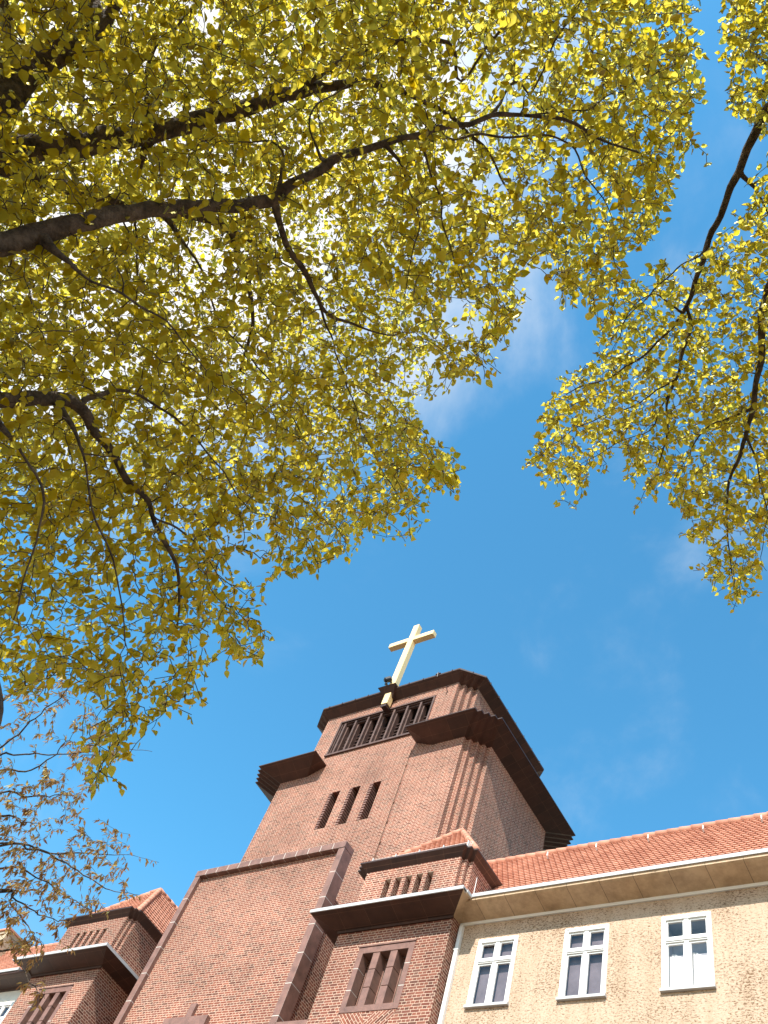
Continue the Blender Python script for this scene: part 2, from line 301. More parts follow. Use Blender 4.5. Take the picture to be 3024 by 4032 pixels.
# saw-tooth brick jambs of the three slots
for a, b, c, d in slots:
    mb = MB(); n = 15; p = (d - c) / n
    for k in range(n):
        mb.box(a + 0.002, a + 0.15, TY + 0.004, TY + 0.40, c + k * p + p * 0.45, c + (k + 1) * p)
        mb.box(b - 0.17, b - 0.002, TY + 0.16, TY + 0.40, c + k * p + 0.002, c + k * p + p * 0.52)
    mb.box(a + .003, b - .003, TY + .80, TY + .84, c + .003, d - .003); so_ = mb.build('slot_window', M_STONE, tower)
    m2 = MB(); m2.box(a + 0.01, b - 0.01, TY + 0.74, TY + 0.78, c + 0.01, d - 0.01); m2.build('slot_shade', M_DARK, so_)  # dark sheet put before the brick back to paint the slot's shade
# ledges: flaring soffits round each shoulder
def ledge(side):
    q = 0.93; qx = 0.9
    a = corner_steps(LX, TY, 1, 1, st, nst); b = corner_steps(LX, TB, 1, -1, st, nst)[::-1]
    wall = [(-17.92, TY)] + a + b + [(-17.92, TB)]
    top = [(-18.85, TY - q)] + [(x + qx, y - q) for x, y in a] + [(x + qx, y + q) for x, y in b] + [(-18.85, TB + q)]
    f = (lambda x: x) if side > 0 else mir
    mb = MB(); fl = side < 0
    W = [(f(x), y, Z_LED) for x, y in wall]; T = [(f(x), y, Z_LEDT) for x, y in top]; T2 = [(f(x), y, Z_LEDT + 0.05) for x, y in top]
    for k in range(len(W) - 1): mb.poly([W[k], W[k + 1], T[k + 1], T[k]], fl)
    e0 = (f(-18.85), TY, Z_LEDT); e1 = (f(-18.85), TB, Z_LEDT)
    mb.poly([W[0], T[0], e0], fl); mb.poly([W[-1], e1, T[-1]], fl)
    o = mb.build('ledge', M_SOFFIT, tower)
    m2 = MB()
    for k in range(len(T) - 1): m2.poly([T[k], T[k + 1], T2[k + 1], T2[k]], fl)
    m2.poly([T[0], T2[0], (e0[0], e0[1], Z_LEDT + 0.05), e0], not fl)
    m2.poly([(f(-18.85), TY, Z_LEDT + .05)] + T2[:len(a) + 1] + [(f(LX + qx), 22.4, Z_LEDT + .05), (f(-18.85), 22.4, Z_LEDT + .05)], fl)
    m2.poly([(f(-18.85), 22.4, Z_LEDT + .05), (f(LX + .82 + qx), 22.4, Z_LEDT + .05)] + T2[len(a) + 1:] + [(f(-18.85), TB, Z_LEDT + .05)], fl)
    m2.build('ledge_cap', M_DARKMETAL, o)
ledge(1); ledge(-1)
# top cornice: stepped wall line flares out to a chamfered octagonal edge
def cornice_top():
    def quarter(sx, sy):
        xs = UX if sx > 0 else mir(UX); y0 = TY if sy > 0 else TB
        w = corner_steps(xs, y0, sx, sy, 0.22, 3); n = len(w)
        e0 = (xs + sx * 0.2, y0 - sy * 0.46); e1 = (xs + sx * 1.16, y0 + sy * 0.37)
        t = [(e0[0] + (e1[0] - e0[0]) * k / (n - 1), e0[1] + (e1[1] - e0[1]) * k / (n - 1)) for k in range(n)]
        return w, t
    wl, tl = [], []
    for sx, sy, rev in ((1, 1, False), (1, -1, True), (-1, -1, False), (-1, 1, True)):
        w, t = quarter(sx, sy)
        if rev: w, t = w[::-1], t[::-1]
        wl += w; tl += t
    return wl, tl
wl, tl = cornice_top()
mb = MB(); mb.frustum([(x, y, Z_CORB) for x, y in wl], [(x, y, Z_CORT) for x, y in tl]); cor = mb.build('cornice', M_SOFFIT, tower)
mb = MB(); mb.frustum([(x, y, Z_CORT) for x, y in tl], [(x, y, Z_CORT + 0.09) for x, y in tl])
top_in = [(AX + (x - AX) * 0.93, 22.37 + (y - 22.37) * 0.93) for x, y in tl]
mb.frustum([(x, y, Z_CORT + 0.09) for x, y in tl], [(x, y, Z_CORT + 0.2) for x, y in top_in]); mb.poly([(x, y, Z_CORT + 0.2) for x, y in top_in])
mb.build('roof_edge', M_DARKMETAL, cor)
mb = MB()
ed = [(-25.25, 18.64), (-17.33, 18.64), (-16.37, 19.47), (-16.37, 25.2)]
for (xa, ya), (xb, yb) in zip(ed, ed[1:]):
    L = math.hypot(xb - xa, yb - ya); n = max(1, int(L / 0.75)); ang = math.atan2(yb - ya, xb - xa); nx, ny = math.sin(ang), -math.cos(ang)
    for k in range(n):
        t = (k + 0.5) / n; px, py = xa + (xb - xa) * t + nx * 0.012, ya + (yb - ya) * t + ny * 0.012
        mb = MB(); mb.box(px - 0.016, px + 0.016, py - 0.016, py + 0.016, Z_CORT - 0.02, Z_CORT + 0.11); mb.build('gutter_clip', M_DARKMETAL, cor)
# bracket carrying the cross through the cornice
mb = MB()
bw = [(AX - 0.25, TY + 0.1), (AX - 0.25, 18.86), (AX + 0.25, 18.86), (AX + 0.25, TY + 0.1)]
bm = [(AX - 0.31, TY + 0.1), (AX - 0.31, 18.72), (AX + 0.31, 18.72), (AX + 0.31, TY + 0.1)]
bt = [(AX - 0.52, TY + 0.1), (AX - 0.52, 18.42), (AX + 0.52, 18.42), (AX + 0.52, TY + 0.1)]
mb.frustum([(x, y, 29.50) for x, y in bw], [(x, y, 29.68) for x, y in bm]); mb.frustum([(x, y, 29.68) for x, y in bm], [(x, y, 29.96) for x, y in bt]); mb.poly([(x, y, 29.96) for x, y in bt]); mb.poly([(x, y, 29.50) for x, y in bw], True)
mb.build('cross_bracket', M_SOFFIT, tower)
# belfry window
mb = MB()
x0, x1, z0, z1 = BX0, BX1, BZ0, BZ1
for (a, b, c, d) in ((x0 - .09, x0, z0 - .1, z1 + .09), (x1, x1 + .09, z0 - .1, z1 + .09), (x0, x1, z1, z1 + .09)): mb.box(a, b, TY - .05, TY + .2, c, d)
mb.box(x0 - .12, x1 + .12, TY - .09, TY + .2, z0 - .1, z0)
mb.box(x0, x0 + .06, TY + .02, TY + .22, z0, z1); mb.box(x1 - .06, x1, TY + .02, TY + .22, z0, z1); mb.box(x0 + .06, x1 - .06, TY + .02, TY + .22, z1 - .06, z1)
mb.box(x0 + .06, x1 - .06, TY + .10, TY + .22, z1 - .14, z1 - .065)
belf = mb.build('belfry_window', M_CLINKER, tower)
mx_ = [x0 + 0.21] + [-23.10 + 0.744 * k for k in range(6)]
for k, xm in enumerate(mx_):
    mb = MB(); zc = [z0, z0 + 0.68, z0 + 1.36, z1]
    for a, b in zip(zc, zc[1:]):
        mb.box(xm - .05, xm + .05, TY + .01, TY + .16, a + .006, b - .006); mb.box(xm - .10, xm + .12, TY + .16, TY + .40, a + .006, b - .006)
    mu = mb.build('mullion', M_CLINKER, belf)
    m2 = MB(); m2.box(xm - .045, xm + .045, TY + .014, TY + .16, z0 + .01, z1 - .01); m2.box(xm - .095, xm + .115, TY + .165, TY + .395, z0 + .01, z1 - .01)
    # thing > part > sub-part: joints share the mullion's level
    m2.build('joint', M_MORTAR, belf)
mb = MB()
for k in range(7):
    z = z0 + 0.10 + k * 0.215
    i = len(mb.v); a, b = x0, x1
    mb.v += [(a, TY + .34, z), (b, TY + .34, z), (b, TY + .60, z + .13), (a, TY + .60, z + .13), (a, TY + .34, z + .03), (b, TY + .34, z + .03), (b, TY + .60, z + .16), (a, TY + .60, z + .16)]
    for q in ((0,3,2,1),(4,5,6,7),(0,1,5,4),(1,2,6,5),(2,3,7,6),(3,0,4,7)): mb.f.append([i + t for t in q])
mb.build('louvres', M_CLINKER, belf)
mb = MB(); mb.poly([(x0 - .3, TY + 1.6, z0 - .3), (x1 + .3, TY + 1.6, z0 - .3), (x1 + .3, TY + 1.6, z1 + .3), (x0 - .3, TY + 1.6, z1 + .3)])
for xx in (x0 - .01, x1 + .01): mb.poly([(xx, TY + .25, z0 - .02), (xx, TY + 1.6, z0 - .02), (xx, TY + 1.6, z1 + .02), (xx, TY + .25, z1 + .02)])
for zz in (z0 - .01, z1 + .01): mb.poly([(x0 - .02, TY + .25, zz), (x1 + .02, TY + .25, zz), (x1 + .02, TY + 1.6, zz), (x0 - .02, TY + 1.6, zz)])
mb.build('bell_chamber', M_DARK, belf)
# lightning conductor down the front
mb = MB(); cxp = -18.93
mb.tube([(cxp, TY - .03, 25.6), (cxp + .01, TY - .03, 22), (cxp + .05, TY - .03, 19), (cxp + .1, TY - .03, 15)], 0.012, 5)
for k in range(8): mb.box(cxp - .03 + .012 * k, cxp + .03 + .012 * k, TY - .05, TY, 24.6 - k * 1.0, 24.66 - k * 1.0)
mb.build('lightning_conductor', plain('rusty_wire', (0.20, 0.10, 0.06), 0.7), tower)
mb = MB(); mb.tube([(-18.15, TY - .03, 29.5), (-18.1, TY - .04, 29.2), (-18.0, TY - .03, 29.05), (-18.05, TY - .02, 28.85)], 0.014, 5); mb.build('conductor_bracket', M_DARKMETAL, tower); mb = MB(); mb.tube([(-18.5, 18.63, 29.75), (-18.5, 18.6, 30.0), (-18.52, 18.66, 30.12)], 0.02, 5); mb.box(-18.62, -18.36, 18.6, 18.68, 29.93, 29.97)
mb.build('conductor_bracket', M_DARKMETAL, tower)

# ---- cross
CY = 18.85
cross = thing('cross', 'tall pale gilded cross rising from a bracket at the tower top', 'cross', (AX, CY, 28.95))
mb = MB(); hw = 0.175; h = 0.155
mb.box(AX - hw, AX + hw, CY - h, CY + h, 28.96, 35.3); mb.build('post', M_GOLD, cross, bevel=0.012)
mb = MB(); mb.box(AX - 1.38, AX - hw - .002, CY - h * .98, CY + h * .98, 33.90, 34.22); mb.box(AX + hw + .002, AX + 1.38, CY - h * .98, CY + h * .98, 33.90, 34.22); mb.build('crossbar', M_GOLD, cross, bevel=0.012)
mb = MB(); mb.box(AX - hw + .03, AX + hw - .03, CY - h + .03, TY, 28.80, 28.955); mb.build('foot_block', M_DARKMETAL, cross)
# ---- floodlight
fl = thing('floodlight', 'small black round floodlight on a bent arm beside the cross', 'floodlight', (AX - .30, 18.52, 29.96))
fx, fy = AX - .10, 18.50
mb = MB(); mb.tube([(fx, fy, 29.92), (fx - .03, fy, 30.05), (fx - .05, fy, 30.2), (fx - .06, fy, 30.45)], 0.022, 8); mb.tube([(fx - .04, fy, 30.1), (fx - .05, fy, 30.18), (fx - .06, fy, 30.3)], [0.03, 0.085, 0.03], 10); mb.build('arm', M_BLACK, fl)
mb = MB(); d = Vector((0.45, 0.35, 0.5)).normalized(); c0 = Vector((fx - .07, fy, 30.55)); mb.tube([c0 - d * .2, c0 - d * .14, c0 + d * .12, c0 + d * .16], [0.07, 0.14, 0.15, 0.15], 14); hs = mb.build('lamp_housing', M_BLACK, fl)
mb = MB(); mb.tube([c0 + d * .161, c0 + d * .17], [0.13, 0.13], 14); mb.build('lens', M_LEAD, hs)

# ---- stone blocks with pale joints
def block_col(mb, mm, x0, x1, y0, y1, z0, z1, n, axis='z', g=0.006):
    for k in range(n):
        if axis == 'z':
            a = z0 + (z1 - z0) * k / n; b = z0 + (z1 - z0) * (k + 1) / n; mb.box(x0, x1, y0, y1, a + g, b - g)
        else:
            a = x0 + (x1 - x0) * k / n; b = x0 + (x1 - x0) * (k + 1) / n; mb.box(a + g, b - g, y0, y1, z0, z1)
    e = 0.003; ea = .03 if axis == 'x' else e; ez = .03 if axis == 'z' else e; mm.box(x0 + ea, x1 - ea, y0 + e, y1 - e, z0 + ez, z1 - ez)
GX0, GX1, GY, GYB, GZ = mir(-17.8) , -17.8, 16.5, 16.97, 18.2
gable = thing('gable_wall', 'broad brick screen wall edged in dark stone blocks in front of tower', 'gable wall', (AX, 16.7, -1.6))
mb = MB(); mb.box(GX0 + .25, GX1 - .25, 16.66, 16.93, -1.6, GZ - .22)
mb.build('brick_panel', M_BRICK, gable)
mb = MB(); mb.box(GX0 + .03, GX1 - .03, GYB - .05, TY, -1.6, 16.3); mb.build('brick_body', M_BRICK, gable)
mb = MB(); mm = MB()
block_col(mb, mm, GX0, GX0 + .25, GY, GYB, 11.98 - .93 * 6, GZ - .25, 12); block_col(mb, mm, GX1 - .25, GX1, GY, GYB, 11.98 - .93 * 6, GZ - .25, 12)
block_col(mb, mm, GX0 - .01, GX1 + .01, GY - .02, GYB, GZ - .247, GZ, 13, 'x')
sb_ = mb.build('stone_border', M_STONE, gable, bevel=0.008); mm.build('joints', M_MORTAR, sb_)
mb = MB(); mb.box(-21.655, -21.415, 16.55, 16.7, 12.41, 12.85); mb.box(-22.45, -21.41, 16.50, 16.7, 12.05, 12.40); mb.box(-21.40, -20.64, 16.50, 16.7, 12.05, 12.40); mb.box(-20.64, -20.2, 16.52, 16.7, 11.7, 12.1)
mb.build('stone_relief', M_STONE, gable, bevel=0.008)
# ---- pavilions
PX0, PX1, PY = -16.2, -12.41, 16.03
def herring(mbs, f, z):   # two triangles of slanted bricks under the window
    pass
def offset_loop(pts, q, ymin):
    pass
def half_round(mb, p0, p1, r, n_t, up):
    p0, p1 = Vector(p0), Vector(p1); L = (p1 - p0).length; d = (p1 - p0) / L
    for k in range(n_t):
        a = p0 + d * (L * k / n_t); b = p0 + d * (L * (k + 1.12) / n_t)
        mb.tube([a, b], [r * 1.12, r * 0.92], 10)
def tiles(mb, O, U, V, n, W, L, inside, tw=0.18, ex=0.20):
    O, U, V, n = Vector(O), Vector(U).normalized(), Vector(V).normalized(), Vector(n).normalized()
    rows = int(L / ex) + 1; cols = int(W / tw) + 2
    arc = [(-.5, .07), (-.36, .02), (-.14, .0), (.14, .0), (.36, .02), (.5, .07)]
    for r in range(rows):
        for c in range(cols):
            cu = (c + (0.5 if r % 2 else 0)) * tw - tw * 0.5; cv = r * ex
            if not inside(cu, cv + ex * .5): continue
            j = random.uniform(-.003, .003); jr = random.uniform(-.002, .002); i = len(mb.v)
            top = min(cv + ex * 1.35, L)
            P = [(a * tw * .985 + cu, cv + b + j, 0.055 + jr) for a, b in arc] + [(tw * .485 + cu, top, 0.012), (-tw * .485 + cu, top, 0.012)]
            mb.v += [tuple(O + U * a + V * b + n * h) for a, b, h in P]
            mb.v += [tuple(O + U * a + V * b + n * (h - .042)) for a, b, h in P[:6]]
            mb.f.append([i + t for t in range(8)])
            for t in range(5): mb.f.append([i + t + 1, i + t, i + 8 + t, i + 8 + t + 1])
def pavilion(side):
    f = (lambda x: x) if side > 0 else mir
    def X(a, b): return (f(a), f(b)) if side > 0 else (f(b), f(a))
    lab = 'brick side block with hooded eave joining the beige plastered wing' if side > 0 else 'brick side block with hooded eave, half behind reddish branches'
    t = thing('brick_pavilion', lab, 'side block', (f(-14.3), 17.5, -1.6), 'brick blocks flanking the gable')
    xa, xb = X(PX0, PX1)
    wx0, wx1 = X(-15.24, -13.41); wz0, wz1 = 11.72, 13.57
    mb = MB(); mb.wall(PY, xa, xb, -1.6, 14.42, [(wx0, wx1, wz0, wz1)], 0.5)
    mb.poly([(xb, PY, -1.6), (xb, 20, -1.6), (xb, 20, 14.42), (xb, PY, 14.42)]); mb.poly([(xa, PY, -1.6), (xa, 20, -1.6), (xa, 20, 14.42), (xa, PY, 14.42)], True)
    mb.build('brick_wall', M_BRICK, t)
    # niche between gable and pavilion
    na, nb = X(-17.77, PX0)
    mb = MB(); mb.box(na, nb, 18.7, 18.9, -1.6, 15.84); mb.build('niche_wall', M_BRICK, t)
    mb = MB(); mb.box(na - .3 if side < 0 else na - .05, nb if side > 0 else nb + .05, 16.50, 18.69, 11.76, 11.98); mb.build('niche_sill', M_STONE, t)
    # window surround, three lights
    mb = MB(); fw = .17; yo = PY - .015; mms = [MB(), MB()]
    for q, mm in zip(((wx0, wx0 + fw), (wx1 - fw, wx1)), mms): block_col(mb, mm, q[0], q[1], yo, PY + .3, wz0, wz1 - .0, 3)
    mb.box(wx0 + fw, wx1 - fw, yo, PY + .3, wz1 - .19, wz1); mb.box(wx0 + fw, wx1 - fw, yo, PY + .35, wz0, wz0 + .17)
    wd = mb.build('window', M_STONE, t, bevel=0.006)
    for mm in mms: mm.build('joints', M_MORTAR, wd)
    mb = MB(); mb.box(wx0 - .02, wx1 + .02, PY - .04, PY + .1, wz1 + .002, wz1 + .05); mb.build('drip_mould', M_STONE, wd)
    iw = wx1 - wx0 - 2 * fw; lw = 0.35; mw = (iw - 3 * lw) / 2
    for k in range(2):
        a = wx0 + fw + lw + k * (lw + mw)
        mb = MB()
        for zz in ((wz0 + .172, wz0 + .66), (wz0 + .674, wz0 + 1.17), (wz0 + 1.184, wz1 - .192)): mb.box(a, a + mw, PY + .0, PY + .42, zz[0], zz[1])
        mb.build('mullion', M_STONE, wd, bevel=0.006)
    for k in range(3):
        a = wx0 + fw + k * (lw + mw)
        mb = MB(); mb.box(a + .03, a + lw - .03, PY + .36, PY + .37, wz0 + .17, wz1 - .19); mb.build('pane', M_LEADGLASS, wd)
        mb = MB(); mb.box(a, a + .03, PY + .33, PY + .39, wz0 + .17, wz1 - .19); mb.box(a + lw - .03, a + lw, PY + .33, PY + .39, wz0 + .17, wz1 - .19); mb.build('sash', M_STONE, wd)
    # slanted-brick field below the window
    m1, m2 = MB(), MB(); xc = (wx0 + wx1) / 2; e = PY - .004
    m1.poly([(wx0 + .05, e, wz0 - .02), (wx0 + .75, e, wz0 - .85), (xc, e, wz0 - .85), (xc, e, wz0 - .45), (xc, e, wz0 - .02)][:0] or [(wx0 + .02, e, wz0 - .02), (wx0 + .62, e, wz0 - .9), (xc, e, wz0 - .55), (xc, e, wz0 - .30), (wx0 + .72, e, wz0 - .02)])
    m2.poly([(wx1 - .02, e, wz0 - .02), (wx1 - .72, e, wz0 - .02), (xc, e, wz0 - .30), (xc, e, wz0 - .55), (wx1 - .62, e, wz0 - .9)])
    m1.build('slanted_brick', M_BRICK_DIAG, t); m2.build('slanted_brick', M_BRICK_DIAG2, t)
    # eave: flat flaring soffit and zinc gutter
    q = 0.69
    wl = [(PX0, 18.2), (PX0, PY), (PX1, PY)]; tl = [(PX0 - q, 18.2), (PX0 - q, PY - q), (PX1 + q - .04, PY - q)]
    zb, zt = 14.17, 14.375
    mb = MB(); fp = side < 0
    for k in range(2): mb.poly([(f(wl[k][0]), wl[k][1], zb), (f(wl[k + 1][0]), wl[k + 1][1], zb), (f(tl[k + 1][0]), tl[k + 1][1], zt), (f(tl[k][0]), tl[k][1], zt)], fp)
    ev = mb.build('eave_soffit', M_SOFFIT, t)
    mb = MB(); mb.box(*X(PX0 - .02, PX1 + .02), PY - .05, PY, zb - .06, zb + .01); mb.build('eave_mould', M_SOFFIT, ev)
    mb = MB(); g0, g1 = X(PX0 - q, PX1 + q - .04)
    fx = f(PX0 - q); sgn = -1 if side > 0 else 1
    mb.box(g0, g1, PY - q - .03, PY - q + .16, zt, zt + .10)
    mb.box(*sorted((fx, fx - sgn * .16)), PY - q + .16, 18.1, zt, zt + .10)
    mb.box(*X(PX0 - q + .16, PX1 + .55), PY - q + .16, 18.1, zt + .02, zt + .09)
    mb.build('gutter', M_ZINC, ev)
    # ---- upper block with five slots and hipped roof
    s2 = 0.13; bx0, bx1 = -15.94, -12.63; BY = PY + .004
    right = corner_steps(bx1, BY, 1, 1, s2, 2); left = [(bx0 - (x - bx1), y) for x, y in right]
    mb = MB(); zt0, zt1 = 14.44, 16.36
    for k in range(len(right) - 1):
        (xa_, ya_), (xb_, yb_) = right[k], right[k + 1]; mb.poly([(f(xa_), ya_, zt0), (f(xb_), yb_, zt0), (f(xb_), yb_, zt1), (f(xa_), ya_, zt1)], fp)
        (xa_, ya_), (xb_, yb_) = left[k], left[k + 1]; mb.poly([(f(xa_), ya_, zt0), (f(xb_), yb_, zt0), (f(xb_), yb_, zt1), (f(xa_), ya_, zt1)], not fp)
    xr, yr = right[-1]; xl, yl = left[-1]
    mb.poly([(f(xr), yr, zt0), (f(xr), TY, zt0), (f(xr), TY, zt1), (f(xr), yr, zt1)], fp); mb.poly([(f(xl), yl, zt0), (f(xl), TY, zt0), (f(xl), TY, zt1), (f(xl), yl, zt1)], not fp)
    sl = []
    for k in range(5):
        a = -15.14 + k * .3685; sl.append((*X(a, a + .215), 14.9, 15.815))
    mb.wall(BY, *X(bx0, bx1), zt0, zt1, sl, 0.45)
    ub = mb.build('upper_block', M_BRICK, t)
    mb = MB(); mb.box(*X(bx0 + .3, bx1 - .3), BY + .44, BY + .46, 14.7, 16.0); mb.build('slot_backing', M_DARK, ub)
    q = .21; zc0, zc1 = 16.17, 16.37
    W = [(xl, TY)] + left[::-1] + right + [(xr, TY)]
    T = [(xl - q, TY)] + [(x - q, y - q) for x, y in left[::-1]] + [(x + q, y - q) for x, y in right] + [(xr + q, TY)]
    mb = MB()
    for k in range(len(W) - 1):
        mb.poly([(f(W[k][0]), W[k][1], zc0), (f(W[k + 1][0]), W[k + 1][1], zc0), (f(T[k + 1][0]), T[k + 1][1], zc1), (f(T[k][0]), T[k][1], zc1)], fp)
    cn = mb.build('cornice', M_SOFFIT, t)
    mb = MB()
    for k in range(len(T) - 1):
        mb.poly([(f(T[k][0]), T[k][1], zc1), (f(T[k + 1][0]), T[k + 1][1], zc1), (f(T[k + 1][0]), T[k + 1][1], zc1 + .05), (f(T[k][0]), T[k][1], zc1 + .05)], fp)
    mb.poly([(f(x), y, zc1 + .05) for x, y in T], fp); mb.build('cornice_edge', M_DARKMETAL, cn)
    # roof
    ex0, ex1, ey = T[1][0] + .30, T[-2][0] - .10, PY - q + .34; zr = zc1 + .055; cxm = (ex0 + ex1) / 2; hw_ = (ex1 - ex0) / 2; apz = 18.93; apy = 17.74
    A0, A1, AP, RB = (f(ex0), ey, zr), (f(ex1), ey, zr), (f(cxm), apy, apz), (f(cxm), TY - .01, apz); B0, B1 = (f(ex0), TY - .01, zr), (f(ex1), TY - .01, zr)
    mb = MB(); mb.poly([A0, A1, AP], fp); mb.poly([A1, B1, RB, AP], fp); mb.poly([B0, A0, AP, RB], fp)
    rf = mb.build('roof', M_UNDER, t)
    mb = MB(); rise = apz - zr
    Lf = math.hypot(rise, apy - ey); Vf = Vector((0, apy - ey, rise)); nf = Vector((0, -rise, apy - ey))
    ax0 = min(f(ex0), f(ex1))
    tiles(mb, (ax0, ey, zr), (1, 0, 0), Vf, nf, 2 * hw_, Lf, lambda a, b: hw_ * b / Lf * .98 < a < 2 * hw_ - hw_ * b / Lf * .98 and b < Lf)
    Ls = math.hypot(rise, hw_); Ws = TY - ey
    for sg in (1, -1):
        ox = f(cxm) + sg * hw_; Vs = Vector((-sg * hw_, 0, rise)); ns = Vector((sg * rise, 0, hw_))
        tiles(mb, (ox, ey, zr), (0, 1, 0), Vs, ns, Ws, Ls, lambda a, b: (apy - ey) * b / Ls * .98 < a < Ws and b < Ls)
    mb.build('roof_tiles', M_TILE, rf)
    mb = MB()
    for p in (A0, A1): half_round(mb, Vector(p) + Vector((0, 0, .02)), Vector(AP) + Vector((0, 0, .03)), .10, 9, 1)
    half_round(mb, Vector(AP) + Vector((0, 0, .02)), Vector(RB) + Vector((0, 0, .02)), .10, 4, 1)
    mb.build('hip_tiles', M_TILE, rf, smooth=True)
    if side > 0:
        mb = MB(); y = PY + .03; za, zb_ = 16.45, 16.74
        for k in range(4): mb.tube([(bx0 - .1, y + .06 * k / 3, za + (zb_ - za) * k / 3), (bx1 + .25, y + .06 * k / 3, za + (zb_ - za) * k / 3)], .007, 4)
        for k in range(58):
            xx = bx0 - .1 + k * .0635; mb.tube([(xx, y, za), (xx, y + .06, zb_)], .0045, 4)
        for k in range(5): mb.box(bx0 + k * .85, bx0 + k * .85 + .03, y - .01, y + .07, za - .04, zb_ + .01)
        mb.build('snow_guard', M_HOOK, rf)
        mb = MB(); mb.tube([(-12.36, 16.62, 14.5), (-12.36, 16.62, 15.0), (-12.37, 16.62, 15.9)], .013, 6); mb.build('conductor_rod', M_WHITE, t)
        mb = MB(); mb.poly([(-12.405, 16.75, 15.25), (-12.405, 17.55, 16.4), (-12.405, 17.3, 16.45), (-12.405, 16.5, 15.1)]); mb.box(-12.41, -12.39, 16.5, 16.7, 14.6, 15.15); mb.build('flashing', M_LEAD, t)
    return t
pavilion(1); pavilion(-1)

# ------------------------------------------------------------------ plastered wings
WY = 16.42
def white_window(parent, xc, z0, z1, w, curtain):
    x0, x1 = xc - w / 2, xc + w / 2
    mb = MB(); s = .10; y = WY - .035
    mb.box(x0, x0 + s, y, WY + .12, z0, z1); mb.box(x1 - s, x1, y, WY + .12, z0, z1); mb.box(x0 + s, x1 - s, y, WY + .12, z1 - s, z1)
    mb.box(x0 + .02, x1 - .02, y - .012, y + .0, z1 - .05, z1 - .0)
    fr = mb.build('window', M_WHITE, parent, bevel=0.006)
    mb = MB(); mb.box(x0 - .02, x1 + .02, y - .05, WY + .1, z0 - .035, z0 + .03); mb.build('sill', M_ZINC, fr)
    zt = z0 + (z1 - z0) * .655; mb = MB(); yi = WY - .005
    mb.box(x0 + s + .002, x1 - s - .002, yi - .02, yi + .07, zt - .05, zt + .05); mb.box(x0 + s, x1 - s, yi - .04, yi - .02, zt - .02, zt + .035)
    mb.box(xc - .05, xc + .05, yi - .012, yi + .07, z0 + .03, zt - .052); mb.box(xc - .05, xc + .05, yi - .012, yi + .07, zt + .052, z1 - s - .002)
    t = .038
    for (a, b) in ((x0 + s, xc - .05), (xc + .05, x1 - s)):
        for (c, d) in ((z0 + .03, zt - .052), (zt + .052, z1 - s - .002)):
            mb.box(a + .003, a + t, yi + .01, yi + .06, c, d); mb.box(b - t, b - .003, yi + .01, yi + .06, c, d); mb.box(a + t, b - t, yi + .01, yi + .06, c, c + t + .02); mb.box(a + t, b - t, yi + .01, yi + .06, d - t, d)
    mb.build('sash', M_WHITE, fr)
    for (a, b) in ((x0 + s, xc - .05), (xc + .05, x1 - s)):
        for (c, d) in ((z0 + .03, zt - .052), (zt + .052, z1 - s)):
            mb = MB(); mb.poly([(a + t - .01, yi + .04, c + t - .01), (b - t + .01, yi + .04, c + t - .01), (b - t + .01, yi + .04, d - t + .01), (a + t - .01, yi + .04, d - t + .01)]); mb.build('pane', M_GLASS, fr)
    mb = MB(); r0, r1, ya, yb = x0 + .04, x1 - .04, WY + .121, WY + .5
    mb.poly([(r0, yb, z0), (r1, yb, z0), (r1, yb, z1), (r0, yb, z1)]); mb.poly([(r0, ya, z0), (r0, yb, z0), (r0, yb, z1), (r0, ya, z1)]); mb.poly([(r1, ya, z0), (r1, ya, z1), (r1, yb, z1), (r1, yb, z0)]); mb.poly([(r0, ya, z1), (r0, yb, z1), (r1, yb, z1), (r1, ya, z1)]); mb.poly([(r0, ya, z0), (r1, ya, z0), (r1, yb, z0), (r0, yb, z0)])
    mb.build('room', M_ROOM_LIGHT if curtain else M_ROOM, fr)
    if not curtain:
        mb = MB(); mb.poly([(x0 + .08, WY + .15, z0 + .01), (x1 - .08, WY + .15, z0 + .01), (x1 - .08, WY + .15, z1 - .02), (x0 + .08, WY + .15, z1 - .02)]); mb.build('pane_backing', M_PANE_TONE, fr)  # added sheet, no real blind: gives the panes an even grey tone
    if curtain:
        mb = MB()
        for k in range(24):
            a, b = x0 + .1 + (w - .2) * k / 24, x0 + .1 + (w - .2) * (k + 1) / 24; ya_, yb_ = WY + .16 + .02 * (k % 2), WY + .16 + .02 * ((k + 1) % 2)
            za, zb_ = [z0 + .92 + .05 * math.sin((q) * .55) for q in (k, k + 1)]
            mb.poly([(a, ya_, z0 + .02), (b, yb_, z0 + .02), (b, yb_, zb_), (a, ya_, za)])
        mb.build('curtain', M_CURTAIN, fr)
